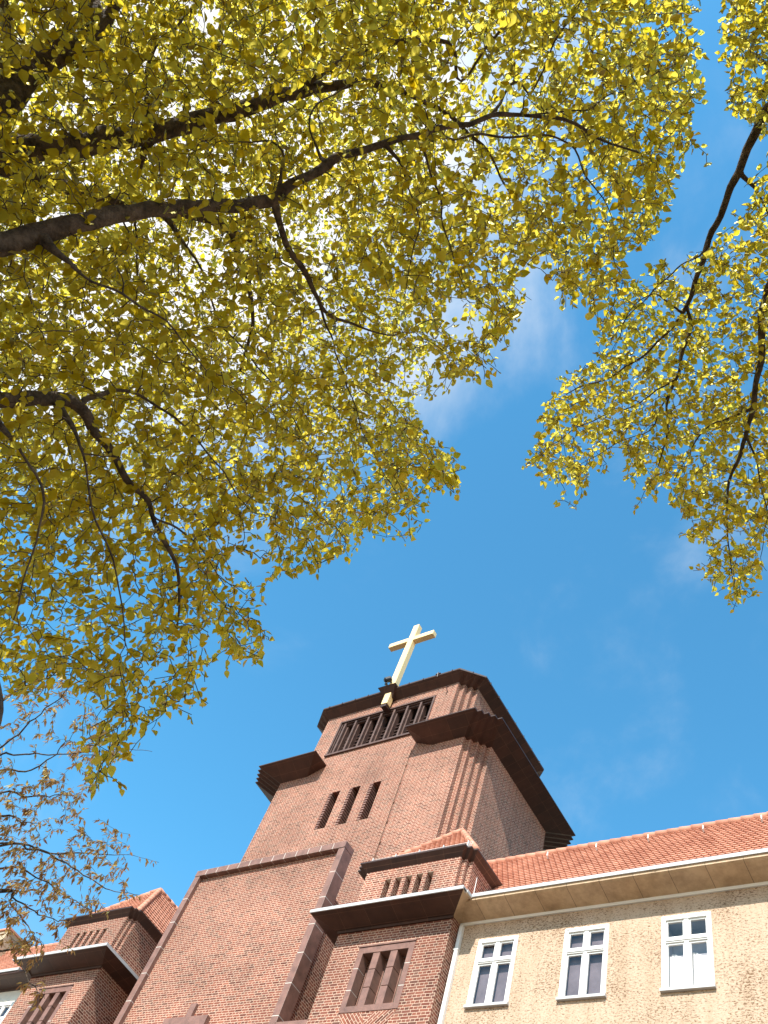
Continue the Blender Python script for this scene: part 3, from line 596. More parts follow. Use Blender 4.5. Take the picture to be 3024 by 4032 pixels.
def wing(right):
    if right:
        x0, x1 = -12.41, 16.0
        t = thing('plastered_wing', 'beige pebbledash building with white cross-bar windows under an orange tiled roof', 'building', (2.0, 20, -1.6))
        wm, zs, eY, cove, rz, ry = M_PEBBLE, 0.0, 15.76, M_COVE, 18.9, 19.3
    else:
        x0, x1 = -52.0, mir(-12.41)
        t = thing('plastered_wing', 'cream plastered building with dark eave at the far left edge', 'building', (-40.0, 20, -1.6))
        wm, zs, eY, cove, rz, ry = M_CREAM, -0.14, 15.76, M_SOFFIT, 17.83, 18.6
    zw = 14.17 + zs
    if right: centres = [-11.15 + 2.41 * k for k in range(11)]
    else: centres = [mir(-11.15) - 2.41 * k for k in range(7)]
    w, wz0, wz1 = 1.14, 11.87 + zs, 13.66 + zs
    holes = [(c - w / 2 + .04, c + w / 2 - .04, wz0 + .01, wz1 - .04) for c in centres]
    mb = MB(); mb.wall(WY, x0, x1, -1.6, zw + .25, holes, .12)
    xe = x1 if right else x0; mb.poly([(xe, WY, -1.6), (xe, 23, -1.6), (xe, 23, zw), (xe, WY, zw)], not right)
    mb.build('plaster_wall', wm, t)
    for k, c in enumerate(centres): white_window(t, c, wz0, wz1, w, k in (2, 5))
    mb = MB(); mb.box(x0 + .02 if right else x0, x1 if right else x1 - .02, WY - .045, WY, zw - .02, zw + .07); mb.build('white_band', M_WHITE if right else M_SOFFIT, t)
    # eave: soffit panels, fascia, gutter
    xa, xb = (x0 + .65, x1) if right else (x0, x1 - .65)
    mb = MB(); zf = 14.40 + zs
    P = [(WY - .01, zw + .05), (WY - .14, zw + .08), (eY + .06, zf - .07), (eY, zf - .04), (eY, zf + .03)]
    for (ya, za), (yb, zb_) in zip(P, P[1:]):
        mb.poly([(xa - (.65 if right else 0) * 1.0, ya, za), (xb + (0 if right else .65), ya, za), (xb + (0 if right else .65), yb, zb_), (xa - (.65 if right else 0), yb, zb_)][::-1])
    ev = mb.build('eave_soffit', cove, t)
    if right:   # return of the soffit against the brick block's eave, mitred
        mb = MB(); mb.poly([(x0, 16.03, 14.172), (-11.76, 15.34, 14.377), (-11.76, eY, zf + .02), (x0, WY, zw + .06)]); mb.poly([(-11.76, 15.345, 14.36), (-11.76, eY, 14.36), (-11.76, eY, 14.43), (-11.76, 15.345, 14.43)]); mb.build('soffit_return', cove, t)
        mb = MB(); mb.box(-11.92, -11.73, 15.345 + .16, eY - .03, zf, zf + .08); mb.build('gutter_return', M_ZINC, ev)
    mb = MB(); mb.box(-11.735 if right else xa, xb, eY - .04, eY + .12, zf + .03, zf + .13)
    k = (-11.9 if right else xa) + 2.2
    while k < xb: mb.box(k, k + .05, eY - .046, eY + .13, zf + .024, zf + .136); k += 2.9
    mb.build('gutter', M_ZINC, ev)
    # roof
    ry0, rz0 = 16.40, 14.53 + zs; xs0, xs1 = (-15.4, x1) if right else (x0, mir(-15.4))
    mb = MB(); mb.poly([(xs0, ry0 - .5, rz0 - .08), (xs1, ry0 - .5, rz0 - .08), (xs1, ry0, rz0), (xs0, ry0, rz0)]); mb.poly([(xs0, ry0, rz0), (xs1, ry0, rz0), (xs1, ry, rz), (xs0, ry, rz)]); mb.poly([(xs0, ry, rz), (xs1, ry, rz), (xs1, 2 * ry - ry0, rz0), (xs0, 2 * ry - ry0, rz0)])
    rf = mb.build('roof', M_UNDER, t)
    L = math.hypot(ry - ry0, rz - rz0); mb = MB()
    vx0, vx1 = (-15.3, 8.0) if right else (-48.0, mir(-15.3))
    tiles(mb, (vx0, ry0, rz0), (1, 0, 0), (0, ry - ry0, rz - rz0), (0, -(rz - rz0), ry - ry0), vx1 - vx0, L, lambda a, b: a < vx1 - vx0 and b < L)
    V = (ry - ry0, rz - rz0); v0 = (16.0 - .0)
    mb.build('roof_tiles', M_TILE, rf)
    mb = MB(); half_round(mb, (vx0 - 2, ry, rz + .02), (vx1, ry, rz + .02), .12, int((vx1 - vx0 + 2) / .36), 1); mb.build('ridge_tiles', M_TILE, rf, smooth=True)
    if right:
        for k in range(9):
            xh = -11.55 + 1.62 * k; f_ = .86; y = ry0 + (ry - ry0) * f_; z = rz0 + (rz - rz0) * f_
            mb = MB(); mb.tube([(xh, y + .02, z + .05), (xh + .01, y - .10, z - .02), (xh + .02, y - .16, z + .03), (xh + .02, y - .15, z + .16)], .022, 6); mb.build('roof_hook', M_HOOK, rf)
        mb = MB(); mb.box(-12.36, -12.255, WY - .10, WY - .005, -1.6, 14.12)
        for z in (11.2, 13.4): mb.box(-12.375, -12.24, WY - .115, WY - .004, z, z + .05)
        mb.build('downpipe', M_WHITE, t)
    else:
        d = plain('weathered_beige_boards', (0.46, 0.36, 0.24), 0.8, var=0.2)
        mb = MB(); mb.box(-40.3, -38.2, 18.0, 20.6, 15.5, 18.62); dm = mb.build('dormer', d, t)
        mb = MB(); mb.box(-40.4, -38.12, 17.93, 20.65, 18.622, 18.70); mb.build('dormer_cap', M_TILE, dm)
        mb = MB()
        for z in range(12): mb.box(-38.2, -38.185, 18.02, 20.6, 16.0 + z * .22, 16.19 + z * .22)
        mb.build('boards', d, dm)
wing(True); wing(False)
#TREES
# ------------------------------------------------------------------ trees
from mathutils import noise as mnoise
from mathutils.kdtree import KDTree
def ray(u, v):          # direction of a point of the photograph (1659 x 2212 grid), used only to place limbs and to bound the crowns
    c = np.array([(u - 829.5) / 1819.1, (v - 1106) / 1819.1, 1.0]); d = CR.T @ c; return d / np.linalg.norm(d)
def in_poly(u, v, P):
    r = False; j = len(P) - 1
    for i in range(len(P)):
        (xi, yi), (xj, yj) = P[i], P[j]
        if (yi > v) != (yj > v) and u < (xj - xi) * (v - yi) / (yj - yi) + xi: r = not r
        j = i
    return r
def catmull(P, n):
    P = [P[0]] + list(P) + [P[-1]]; out = []
    for k in range(1, len(P) - 2):
        a, b, c, d = (np.array(q, float) for q in P[k - 1:k + 3])
        for t in np.linspace(0, 1, n, endpoint=False): out.append(.5 * (2 * b + (c - a) * t + (2 * a - 5 * b + 4 * c - d) * t * t + (3 * b - a - 3 * c + d) * t ** 3))
    out.append(np.array(P[-2], float)); return out
class Tree:
    def __init__(self, cap=450000):
        self.P = np.zeros((cap, 3)); self.n = 0; self.par = []; self.rad = []; self.chains = []; self.leafpos = []; self.leaftan = []; self.kd = None; self.n0 = 0
    def add(self, p, par, r):
        self.P[self.n] = p; self.par.append(par); self.rad.append(r); self.n += 1; return self.n - 1
    def limb(self, pts, n=6, start=None, wob=0.035):      # pts = world (x, y, z, r)
        C = catmull(pts, n); ids = [] ; par = -1
        if start is not None: par = start; ids = [start]
        for k, c in enumerate(C):
            if k == 0 and start is not None: continue
            w = np.array([mnoise.noise(Vector(c[:3]) * 4.6 + Vector((q * 7.3, 0, 0))) for q in range(3)]) * wob * min(1, k / 3)
            par = self.add(c[:3] + w, par, c[3]); ids.append(par)
        self.chains.append(ids); return ids
    def near(self, p, up=0.7):
        if self.n - self.n0 > 4000 or self.kd is None:
            self.kd = KDTree(self.n); self.n0 = self.n
            for i in range(self.n): self.kd.insert(self.P[i], i)
            self.kd.balance()
        best = min(((d + up * max(0.0, p[2] - q[2]), i) for q, i, d in self.kd.find_n(p, 14)), default=(9e9, 0))
        if self.n == self.n0: return best[1], best[0]
        d = self.P[self.n0:self.n] - p; L = np.sqrt((d * d).sum(1)) + up * np.maximum(0, -d[:, 2]); k = int(L.argmin())
        return (k + self.n0, L[k]) if L[k] < best[0] else (best[1], best[0])
    def grow(self, targets, r0=0.0062, leaf_step=0.041, bare=0.22, sag=0.10, maxlen=1.6):
        T = np.array(targets); kd = KDTree(self.n)
        for i in range(self.n): kd.insert(self.P[i], i)
        kd.balance(); dist = np.array([kd.find(t)[2] for t in T])
        for t in T[np.argsort(dist)]:
            k, L = self.near(t)
            if L > maxlen or L < .06: continue
            p = self.P[k].copy(); d = t - p; L = np.linalg.norm(d); n = max(3, int(L / .11) + 1); ids = [k]; par = k
            side = RNG.normal(size=3) * .07 * L
            r1 = min(self.rad[k] * .8, r0 * (1 + 1.6 * L)); prev = p
            for j in range(1, n + 1):
                s = j / n; b = math.sin(math.pi * s); q = p + d * s + np.array([0, 0, sag * L * b]) + side * b + RNG.normal(size=3) * .008
                par = self.add(q, par, max(.0029, r1 * (1 - .7 * s))); ids.append(par)
                if s > bare or L < .3:
                    m = max(1, int(np.linalg.norm(q - prev) / leaf_step + RNG.random()))
                    for i in range(m):
                        self.leafpos.append(prev + (q - prev) * RNG.random()); self.leaftan.append((q - prev) / (np.linalg.norm(q - prev) + 1e-9))
                prev = q
            self.chains.append(ids)
    def hang(self, n, length=.42):
        out = []
        for _ in range(n):
            p = self.P[RNG.integers(200, self.n)]; c = CR @ p
            if c[2] < 1: continue
            out.append(p + np.array([0, 0, -length * RNG.uniform(.5, 1.3)]) + RNG.normal(size=3) * .12)
        return out
    def meshes(self, parent, bark, twigmat, thick=0.011):
        big, small = MB(), MB()
        for ids in self.chains:
            if len(ids) < 2: continue
            r = [self.rad[i] for i in ids]
            if len(ids) > 1 and r[0] > r[1] * 1.6: r[0] = r[1] * 1.15
            m = max(r[1:])
            if m > thick: big.tube([self.P[i] for i in ids], [q * (1 + .16 * mnoise.noise(Vector(self.P[i]) * 6.0)) for i, q in zip(ids, r)], 12 if m > .03 else 7)
            else: small.tube([self.P[i] for i in ids], r, 4, caps=False)
        big.build('trunk', bark, parent, smooth=True)
        if small.v: small.build('twigs', twigmat, parent, smooth=True)
def leaf_mesh(name, pos, tan, L, Wd, mat, parent, down=.45, rnd=.6, up=.8, petiole=.02, shape='ovate'):
    n = len(pos); pos = np.array(pos); tan = np.array(tan)
    nz = lambda a: a / (np.linalg.norm(a, axis=1, keepdims=True) + 1e-9)
    a = nz(.5 * tan + rnd * RNG.normal(size=(n, 3)) + np.array([0, 0, -down])); nn = up * np.array([0, 0, 1.0]) + .62 * RNG.normal(size=(n, 3))
    nn = nz(nn - a * (nn * a).sum(1, keepdims=True)); s = np.cross(a, nn)
    ln = L * np.clip(RNG.normal(1, .28, size=(n, 1)), .42, 1.6); wd = Wd * ln / L * RNG.uniform(.85, 1.12, size=(n, 1))
    if shape == 'ovate': prof = [(0, 0, 0), (.82, .18, .10), (1, .42, .16), (.55, .76, .08), (0, 1.05, -.14)]
    else: prof = [(0, 0, 0), (.7, .2, .08), (1, .45, .12), (.5, .8, .02), (0, 1.1, -.2)]
    base = pos + a * petiole
    V = np.zeros((n, 8, 3))
    def pt(x, y, z): return base + s * (x * wd * .5) + a * (y * ln) + nn * (z * wd)
    for k, (x, y, z) in enumerate(prof): V[:, k] = pt(x, y, z)
    for k, i in enumerate((3, 2, 1)): V[:, 5 + k] = pt(-prof[i][0], prof[i][1], prof[i][2])
    o = parent.location; V = V.reshape(-1, 3) - np.array([o.x, o.y, o.z])
    me = bpy.data.meshes.new(name); me.vertices.add(n * 8); me.vertices.foreach_set('co', V.astype(np.float32).ravel())
    loop = (np.arange(n)[:, None] * 8 + np.array([0, 1, 2, 3, 4, 0, 4, 5, 6, 7])[None]).ravel().astype(np.int32)
    me.loops.add(n * 10); me.loops.foreach_set('vertex_index', loop)
    me.polygons.add(n * 2); me.polygons.foreach_set('loop_start', np.arange(n * 2, dtype=np.int32) * 5)
    me.polygons.foreach_set('use_smooth', np.ones(n * 2, dtype=bool))
    me.update(calc_edges=True); me.materials.append(mat); ob = bpy.data.objects.new(name, me); COL.objects.link(ob); ob.parent = parent; return ob
def leaf_mat(name, d0, d1, t0, t1, trans=.55):
    m = bpy.data.materials.new(name); m.use_nodes = True; nt = m.node_tree; nt.nodes.clear()
    o = N(nt, 'ShaderNodeOutputMaterial'); g = N(nt, 'ShaderNodeNewGeometry')
    def ramp(a, b):
        r = N(nt, 'ShaderNodeValToRGB'); r.color_ramp.elements[0].color = (*a, 1); r.color_ramp.elements[1].color = (*b, 1); nt.links.new(g.outputs['Random Per Island'], r.inputs[0]); return r
    di = N(nt, 'ShaderNodeBsdfDiffuse'); tr = N(nt, 'ShaderNodeBsdfTranslucent'); gl = N(nt, 'ShaderNodeBsdfGlossy'); gl.inputs['Roughness'].default_value = .5; gl.inputs[0].default_value = (.42, .38, .16, 1)
    nt.links.new(ramp(d0, d1).outputs[0], di.inputs[0]); nt.links.new(ramp(t0, t1).outputs[0], tr.inputs[0])
    mx = N(nt, 'ShaderNodeMixShader'); mx.inputs[0].default_value = trans; nt.links.new(di.outputs[0], mx.inputs[1]); nt.links.new(tr.outputs[0], mx.inputs[2])
    fr = N(nt, 'ShaderNodeFresnel'); fr.inputs[0].default_value = 1.12; m2 = N(nt, 'ShaderNodeMixShader'); nt.links.new(fr.outputs[0], m2.inputs[0]); nt.links.new(mx.outputs[0], m2.inputs[1]); nt.links.new(gl.outputs[0], m2.inputs[2])
    nt.links.new(m2.outputs[0], o.inputs[0]); return m
def bark_mat(name, c):
    return plain(name, c, .9, var=.5, scale=14, bump=1.0, bscale=36, spec=.2)
M_BARK = bark_mat('grey_brown_bark', (0.115, 0.085, 0.065)); M_TWIG = plain('brown_twig', (0.075, 0.05, 0.035), .8, var=.3, scale=6)
M_LEAF = leaf_mat('spring_leaf', (0.075, 0.046, 0.003), (0.15, 0.098, 0.007), (0.80, 0.585, 0.018), (0.98, 0.86, 0.13), .63)
M_LEAF_B = leaf_mat('bronze_leaf', (0.22, 0.11, 0.065), (0.38, 0.24, 0.10), (0.42, 0.19, 0.08), (0.72, 0.52, 0.14), .5)
def wp(u, v, d, r): p = ray(u, v) * d; return (p[0], p[1], p[2], r)
def sample(poly, n, dfun, box, clump=0.0, freq=1.1, seed=0.0, keep=None):
    out = []; tries = 0
    while len(out) < n and tries < n * 60:
        tries += 1; u = RNG.uniform(box[0], box[2]); v = RNG.uniform(box[1], box[3])
        if not in_poly(u + RNG.normal() * 13, v + RNG.normal() * 13, poly): continue
        if keep is not None and RNG.random() > keep(u, v): continue
        d = dfun(u, v); p = ray(u, v) * d
        if clump and mnoise.noise(Vector(p) * freq + Vector((seed, 0, 0))) < -clump + RNG.normal() * .08: continue
        out.append(p)
    return out
# ---- big tree on the left
tl_ = thing('broadleaf_tree', 'big street tree spreading yellow-green spring leaves overhead from the left', 'tree', (-5.6, -1.5, -1.6))
T = Tree()
trunk = T.limb([(-5.6, -1.5, -1.6, .30), (-5.55, -1.5, -.6, .24), (-5.5, -1.45, .8, .21), (-5.4, -1.4, 2.2, .19), (-5.1, -1.45, 3.3, .16), (-4.8, -1.6, 4.3, .13)], 6)
def fromtrunk(k, *pts, n=6): return T.limb([(*T.P[trunk[k]], T.rad[trunk[k]] * .6)] + list(pts), n, start=trunk[k])
L1 = fromtrunk(20, wp(-160, 535, 5.3, .085), wp(0, 522, 5.4, .072), wp(90, 505, 5.45, .066), wp(190, 475, 5.5, .056), wp(300, 458, 5.7, .05), wp(440, 444, 5.9, .046), wp(580, 432, 6.1, .042), wp(625, 405, 6.1, .036), wp(720, 347, 6.2, .030), wp(830, 305, 6.3, .025), wp(910, 290, 6.4, .021), wp(1060, 253, 6.5, .017), wp(1140, 251, 6.6, .014), wp(1230, 268, 6.6, .012), wp(1290, 292, 6.7, .009), wp(1380, 330, 6.7, .006))
def off(ids, k, *pts, n=5): return T.limb([(*T.P[ids[k]], T.rad[ids[k]] * .7)] + list(pts), n, start=ids[k])
def nearest(ids, u, v):
    r = ray(u, v); P = T.P[ids]; c = (P @ r) / np.linalg.norm(P, axis=1); return int(c.argmax())
def branch(ids, *pts, n=5): return off(ids, nearest(ids, pts[0][0], pts[0][1]), *[wp(*p) for p in pts[1:]], n=n)
L2 = fromtrunk(24, wp(-200, 340, 6.8, .12), wp(0, 325, 7.1, .10), wp(100, 320, 7.2, .095), wp(230, 302, 7.4, .088), wp(350, 283, 7.6, .08), wp(500, 243, 7.8, .068), wp(640, 200, 8.0, .055), wp(740, 180, 8.1, .042), wp(840, 190, 8.2, .03), wp(960, 240, 8.2, .02), wp(1050, 330, 8.2, .012), wp(1100, 420, 8.2, .008))
L3 = fromtrunk(29, wp(-120, 300, 7.4, .13), wp(0, 220, 7.7, .12), wp(60, 165, 7.9, .115), wp(125, 108, 8.0, .11), wp(195, 85, 8.1, .095), wp(205, 20, 8.3, .07), wp(180, -90, 8.6, .05), wp(150, -300, 9, .03))
branch(L3, (200, 82), (228, 50, 8.2, .06), (262, -20, 8.5, .05), (330, -180, 9, .03), (420, -380, 9.4, .015), n=4)
L3b = branch(L3, (0, 220), (20, 120, 7.9, .05), (10, 0, 8.2, .04), (-40, -200, 8.6, .025), n=4)
L5 = fromtrunk(26, wp(-120, 350, 7.8, .085), wp(35, 372, 8.2, .075), wp(220, 427, 8.6, .06), wp(350, 455, 8.8, .052), wp(470, 483, 9.0, .042), wp(500, 520, 9.0, .036), wp(530, 580, 9.0, .03), wp(545, 680, 9.0, .022), wp(520, 800, 8.9, .012))
L4 = fromtrunk(17, wp(-180, 850, 5.3, .06), wp(0, 862, 5.5, .05), wp(90, 866, 5.6, .045), wp(164, 867, 5.7, .041), wp(200, 925, 5.8, .033), wp(240, 980, 5.8, .026), wp(312, 1080, 5.9, .019), wp(347, 1149, 5.9, .016), wp(382, 1214, 6.0, .013), wp(392, 1298, 6.0, .009), wp(380, 1370, 6.0, .006))
branch(L4, (180, 866), (200, 852, 5.8, 0.0187), (273, 846, 6.0, 0.0130), (380, 900, 6.1, 0.0086), (470, 1000, 6.2, 0.0058), (540, 1110, 6.2, 0.0036))
branch(L4, (312, 1080), (335, 1118, 5.9, 0.0079), (377, 1140, 6, 0.0072), (425, 1180, 6, 0.0050), (490, 1260, 6.1, 0.0029))
S1 = branch(L1, (588, 435), (605, 490, 6.2, .024), (640, 565, 6.3, .022), (680, 630, 6.4, .018), (712, 672, 6.5, .014), (770, 705, 6.6, .009), (850, 720, 6.7, .006), (930, 690, 6.7, .004))
branch(S1, (700, 655), (720, 740, 6.5, 0.0065), (760, 860, 6.6, 0.0050), (800, 960, 6.6, 0.0036), (850, 1060, 6.6, 0.0025))
branch(L1, (600, 425), (610, 370, 6.2, 0.0094), (608, 320, 6.3, 0.0079), (560, 300, 6.4, 0.0058), (470, 310, 6.4, 0.0036))
branch(L1, (900, 290), (925, 350, 6.4, 0.0086), (945, 430, 6.5, 0.0072), (955, 490, 6.5, 0.0058), (985, 560, 6.5, 0.0043), (1010, 640, 6.5, 0.0029))
branch(L1, (880, 297), (960, 300, 6.9, 0.0108), (1060, 290, 7.1, 0.0101), (1140, 296, 7.2, 0.0094), (1220, 304, 7.3, 0.0079), (1262, 372, 7.3, 0.0065), (1310, 445, 7.3, 0.0043), (1330, 560, 7.2, 0.0029))
branch(L1, (1060, 253), (1110, 180, 6.8, 0.0079), (1150, 200, 6.9, 0.0072), (1185, 120, 7.1, 0.0065), (1222, 55, 7.2, 0.0058), (1258, -5, 7.4, 0.0043))
branch(L1, (1140, 251), (1240, 245, 6.8, 0.0072), (1320, 205, 7.0, 0.0058), (1400, 165, 7.2, 0.0043), (1480, 130, 7.3, 0.0029))
branch(L1, (700, 360), (680, 320, 6.4, 0.0086), (675, 250, 6.6, 0.0072), (720, 200, 6.8, 0.0058), (800, 170, 7, 0.0036))
branch(L1, (830, 305), (870, 370, 6.2, 0.0072), (900, 470, 6.2, 0.0058), (890, 560, 6.2, 0.0043), (870, 650, 6.2, 0.0029))
L6 = branch(L2, (640, 200), (700, 150, 8.0, .03), (830, 100, 8.2, .024), (960, 90, 8.3, .018), (1000, 170, 8.3, .012), (1080, 60, 8.4, .012), (1200, 30, 8.6, .008), (1330, 60, 8.8, .005))
branch(L2, (320, 290), (318, 200, 7.8, 0.0180), (330, 120, 8.1, 0.0144), (400, 40, 8.4, 0.0108), (480, -80, 8.8, 0.0072))
branch(L2, (320, 290), (300, 360, 7.5, 0.0144), (285, 420, 7.5, 0.0115), (300, 560, 7.4, 0.0072), (280, 680, 7.3, 0.0043))
branch(L4, (-50, 860), (40, 960, 5.2, 0.0101), (90, 1080, 5.1, 0.0072), (60, 1230, 5.1, 0.0050), (20, 1340, 5.1, 0.0036))
branch(L4, (120, 866), (170, 960, 5.3, 0.0086), (200, 1090, 5.3, 0.0072), (250, 1240, 5.4, 0.0050), (270, 1400, 5.4, 0.0036))
branch(L1, (90, 505), (160, 580, 5.2, 0.0101), (260, 640, 5.2, 0.0079), (360, 700, 5.3, 0.0058), (450, 800, 5.4, 0.0036))
branch(L5, (350, 455), (420, 560, 8.4, 0.0130), (480, 700, 8.2, 0.0094), (600, 850, 8.1, 0.0065), (680, 990, 8.0, 0.0043))
branch(L5, (470, 483), (600, 560, 9.0, 0.0108), (700, 620, 9.0, 0.0072), (820, 700, 8.8, 0.0043))
fromtrunk(9, wp(-330, 1780, 4.3, .09), wp(-110, 1650, 4.2, .075), wp(-31, 1528, 4.2, .07), wp(-80, 1410, 4.3, .06), wp(-220, 1310, 4.5, .045), wp(-400, 1200, 4.8, .02))  # made-up bowed stem in place of an unidentified dark round shape
CROWN = [(1535, -60), (1500, 60), (1535, 185), (1490, 240), (1495, 330), (1490, 375), (1450, 400), (1435, 470), (1390, 530), (1345, 560), (1360, 610), (1340, 690), (1305, 715), (1270, 655), (1200, 645), (1205, 580), (1150, 555), (1112, 600), (1125, 705), (1070, 745), (1060, 790), (950, 845), (890, 880), (905, 930), (1000, 1000), (985, 1085), (895, 1010), (900, 1170), (830, 1120), (770, 1185), (665, 1235), (600, 1245), (530, 1170), (500, 1230), (570, 1330), (575, 1425), (475, 1435), (410, 1520), (350, 1555), (285, 1600), (225, 1690), (192, 1725), (180, 1620), (240, 1500), (130, 1485), (30, 1490), (-60, 1440), (-420, 1380), (-700, 300), (-500, -700), (900, -700), (1535, -400)]
def dl(u, v):
    base = 4.9 + .0010 * max(0, u); far = 11.5
    if v > 1000 and u < 700: base, far = 5.6, 9.0
    return base + (far - base) * RNG.beta(1.3, 1.7)
LIMBS = [((0, 522), (190, 475), (440, 444), (625, 405), (830, 305), (910, 290)), ((60, 325), (230, 302), (350, 283), (500, 243), (640, 200), (740, 180)), ((0, 220), (60, 165), (125, 108), (195, 85), (250, -10)), ((0, 862), (164, 867), (240, 980), (347, 1149)), ((588, 435), (640, 565), (712, 672)), ((1140, 296), (1220, 304), (1310, 445))]
def seg_d(u, v, a, b):
    dx, dy = b[0] - a[0], b[1] - a[1]; t = max(0, min(1, ((u - a[0]) * dx + (v - a[1]) * dy) / (dx * dx + dy * dy))); return math.hypot(u - a[0] - t * dx, v - a[1] - t * dy)
def keepL(u, v):
    for P in LIMBS:
        for a, b in zip(P, P[1:]):
            if seg_d(u, v, a, b) < 24: return .5
    if u < -60 or v < -60: return .5
    k = 1.0
    if v > 1130: k = .66
    for (a, b, r) in ((660, 545, 50), (905, 830, 60), (1000, 690, 45), (790, 1000, 30), (430, 540, 40), (560, 960, 30), (700, 500, 40), (440, 40, 35)):
        if (u - a) ** 2 + (v - b) ** 2 < r * r: return .12
    return k
T.grow(sample(CROWN, 17500, dl, (-700, -700, 1540, 1730), clump=.22, freq=1.25, keep=keepL))
T.grow(sample([p for p in CROWN], 3800, lambda u, v: RNG.uniform(9.5, 12.5), (-120, -120, 930, 1150)), maxlen=2.6)
UPPER = [(-900, -60), (-60, -80), (560, -80), (760, -500), (700, -1700), (-900, -1700)]      # crown carried on unseen above the frame, thickened to shade the left foliage
T.grow(sample(UPPER, 7500, lambda u, v: RNG.uniform(5.0, 10.5), (-900, -1700, 760, -60)), leaf_step=.04)
T.grow(T.hang(500), sag=.02)
T.meshes(tl_, M_BARK, M_TWIG)
leaf_mesh('crown', T.leafpos, T.leaftan, .058, .045, M_LEAF, tl_)
print('left leaves', len(T.leafpos), T.n)
# ---- second tree, upper right
tr_ = thing('broadleaf_tree', 'tree with fine drooping leafy branches hanging in from the upper right', 'tree', (4.3, -1.6, -1.6))
T = Tree()
trunk = T.limb([(4.3, -1.6, -1.6, .30), (4.3, -1.6, 0, .24), (4.2, -1.5, 3, .20), (3.9, -1.2, 6, .16), (3.3, -.7, 8.2, .12)], 7)
R1 = T.limb([(*T.P[trunk[-1]], .11), wp(1850, 60, 9.4, .075), wp(1720, 180, 9.4, .056), wp(1650, 250, 9.4, .045), wp(1600, 370, 9.3, .038), wp(1562, 450, 9.2, .033), wp(1525, 540, 9.2, .027), wp(1500, 620, 9.1, .023), wp(1480, 680, 9.1, .018), wp(1430, 730, 9.0, .013), wp(1380, 780, 9.0, .011), wp(1300, 820, 8.9, .008), wp(1220, 850, 8.9, .005)], 5, start=trunk[-1])
R2 = branch(R1, (1490, 660), (1492, 705, 9.1, .019), (1468, 790, 9.0, .017), (1450, 850, 9.0, .013), (1440, 930, 8.9, .009), (1420, 1010, 8.9, .005))
R3 = branch(R1, (1850, 60), (1830, 420, 9.0, .05), (1700, 560, 9.0, .04), (1648, 660, 9.0, .034), (1645, 760, 8.9, .030), (1625, 880, 8.8, .025), (1600, 980, 8.8, .018), (1570, 1080, 8.8, .010), (1575, 1180, 8.8, .007), (1590, 1270, 8.8, .004))
branch(R1, (1530, 520), (1500, 560, 9.0, 0.0086), (1460, 580, 8.9, 0.0072), (1400, 640, 8.9, 0.0058), (1340, 700, 8.9, 0.0043), (1290, 780, 8.9, 0.0029))
branch(R1, (1480, 680), (1420, 640, 9, 0.0065), (1370, 660, 9, 0.0050), (1320, 760, 9, 0.0029))
branch(R2, (1460, 820), (1380, 870, 8.9, 0.0072), (1300, 900, 8.8, 0.0058), (1220, 940, 8.8, 0.0043), (1160, 990, 8.8, 0.0029))
branch(R2, (1450, 850), (1400, 930, 8.9, 0.0058), (1330, 960, 8.8, 0.0043), (1250, 1010, 8.8, 0.0029))
branch(R3, (1625, 880), (1540, 920, 8.8, 0.0086), (1500, 960, 8.8, 0.0065), (1460, 1040, 8.8, 0.0036))
branch(R3, (1610, 950), (1640, 1020, 8.7, 0.0072), (1655, 1120, 8.7, 0.0043), (1640, 1200, 8.7, 0.0029))
branch(R1, (1600, 370), (1650, 440, 9.4, 0.0086), (1690, 560, 9.4, 0.0058), (1680, 640, 9.3, 0.0036))
branch(R1, (1720, 180), (1640, 120, 9.8, 0.0108), (1600, 60, 10, 0.0086), (1580, -40, 10.2, 0.0058))
branch(R1, (1720, 180), (1620, 200, 9.8, 0.0086), (1590, 230, 9.8, 0.0043))
RC1 = [(1560, -60), (1570, 40), (1545, 95), (1585, 150), (1575, 220), (1610, 275), (1659, 300), (1900, 300), (1900, -300), (1540, -300)]
RC2 = [(1850, 250), (1665, 290), (1640, 425), (1600, 475), (1560, 530), (1470, 560), (1395, 605), (1350, 660), (1270, 785), (1185, 850), (1165, 900), (1140, 995), (1165, 1035), (1240, 1065), (1300, 1005), (1420, 1075), (1480, 1105), (1500, 1175), (1555, 1255), (1572, 1325), (1605, 1305), (1659, 1185), (1850, 1150)]
dr = lambda u, v: 8.2 + 2.2 * RNG.beta(1.5, 1.5)
T.grow(sample(RC1, 1500, dr, (1540, -300, 1900, 300)), leaf_step=.038)
T.grow(sample(RC2, 3000, dr, (1130, 250, 1850, 1330)), leaf_step=.038, sag=.14)
T.grow(sample([(1850, -300), (1850, 1200), (2050, 1000), (2350, 500), (2300, -300)], 1400, lambda u, v: RNG.uniform(8, 11.5), (1850, -300, 2350, 1200)), leaf_step=.05, maxlen=3.0)      # its crown beyond the frame
T.grow(T.hang(160), sag=.02)
T.meshes(tr_, M_BARK, M_TWIG)
leaf_mesh('crown', T.leafpos, T.leaftan, .056, .045, M_LEAF, tr_)
print('right leaves', len(T.leafpos), T.n)
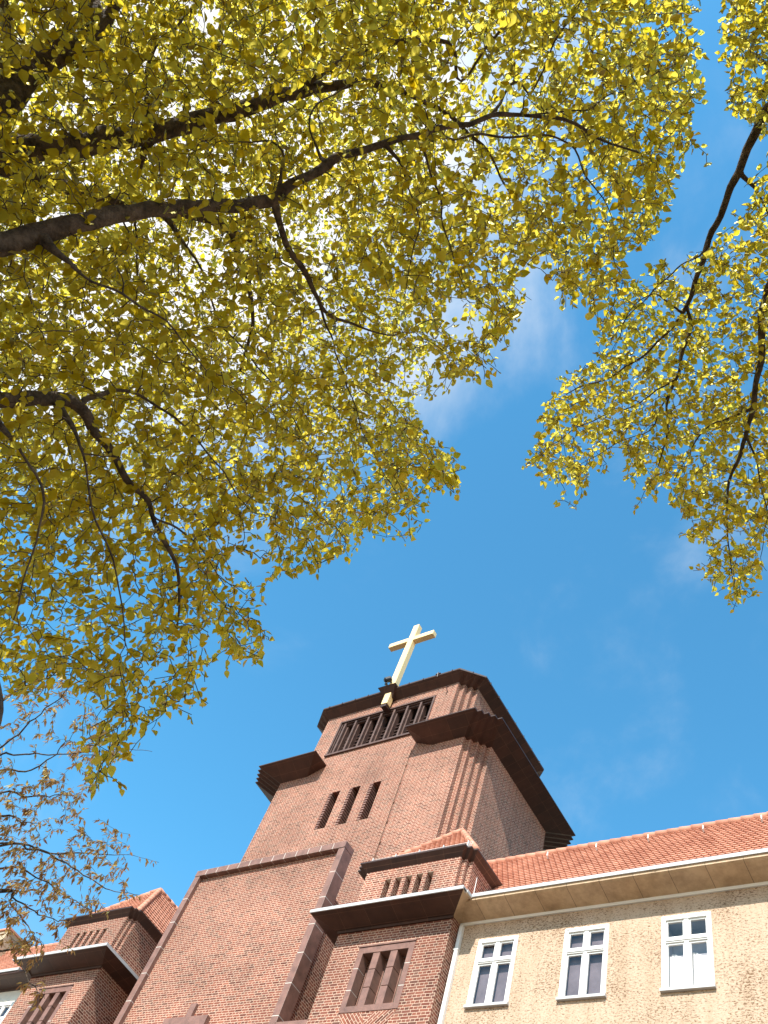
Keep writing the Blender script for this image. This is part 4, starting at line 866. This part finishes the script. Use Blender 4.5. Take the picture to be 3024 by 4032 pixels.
# ---- bronze young-leaved tree, lower left
tb_ = thing('young_leaf_tree', 'slender tree with sparse reddish bronze young leaves at lower left', 'tree', (-18.5, 4.5, -1.6))
T = Tree()
trunk = T.limb([(-18.5, 4.5, -1.6, .2), (-18.4, 4.5, 2, .16), (-18.3, 4.5, 6, .12), (-18.2, 4.6, 9, .08), (-18.0, 4.8, 12, .04), (-17.8, 5, 14, .015)], 6)
def bw_(pts, k, d0=18.5, d1=17.0, r0=.020):
    m = len(pts); Q = []
    for j, (x, y) in enumerate(pts): Q.append(wp(.2977 * x, 1371.5 + .2977 * y, d0 + (d1 - d0) * j / (m - 1), max(.0035, r0 * (1 - .85 * j / (m - 1)))))
    return T.limb([(*T.P[trunk[k]], r0 * 1.3)] + Q, 4, start=trunk[k], wob=.05)
bw_([(-60, 900), (70, 862), (220, 870), (420, 868), (700, 848), (930, 835), (1110, 838)], 17)
bw_([(-60, 850), (130, 720), (250, 600), (430, 460), (510, 350), (490, 170)], 19)
bw_([(-80, 1000), (180, 1000), (380, 890), (480, 780), (560, 690)], 16)
B3 = bw_([(-60, 1530), (200, 1552), (350, 1582), (520, 1690), (700, 1790), (830, 1860), (1010, 1890)], 13, r0=.024)
bw_([(-60, 1500), (350, 1575), (600, 1580), (780, 1600), (980, 1602)], 14)
bw_([(-60, 1150), (200, 1180), (400, 1160), (550, 1180)], 15)
bw_([(-60, 1880), (60, 1930), (150, 2040), (240, 2180), (330, 2260)], 11)
bw_([(-60, 1860), (80, 1900), (250, 2010), (420, 2060), (560, 2080)], 12)
bw_([(-60, 1330), (150, 1360), (300, 1370)], 14)
bw_([(-60, 1700), (200, 1720), (480, 1900), (690, 2010)], 13)
bw_([(-60, 2300), (100, 2350), (250, 2560), (330, 2640)], 9)
BP = [(-40, 1520), (60, 1480), (140, 1425), (155, 1500), (240, 1560), (210, 1600), (330, 1615), (260, 1655), (165, 1745), (210, 1770), (275, 1815), (240, 1840), (290, 1850), (270, 1900), (300, 1935), (210, 1965), (120, 1990), (75, 2040), (100, 2120), (60, 2150), (-40, 2160), (-260, 2200), (-260, 1480)]
T.grow([T.P[i] + RNG.normal(size=3) * .28 for i in range(60, T.n) for _ in range(1)] + sample(BP, 850, lambda u, v: RNG.uniform(16.6, 19.2), (-260, 1420, 335, 2200), clump=.12, freq=.7, seed=3, keep=lambda u, v: 1.0 if u < 60 else .62), r0=.0045, leaf_step=.085, bare=.2, sag=.05, maxlen=3.0)
# leaves stand in little drooping tufts
pos, tan = [], []
for p, t in zip(T.leafpos, T.leaftan):
    for _ in range(3): pos.append(p + RNG.normal(size=3) * .012); tan.append(t)
T.meshes(tb_, M_BARK, M_TWIG, thick=0)
leaf_mesh('crown', pos, tan, .088, .032, M_LEAF_B, tb_, down=.75, rnd=.45, up=.4, petiole=.015, shape='lance')
print('bronze leaves', len(pos), T.n)
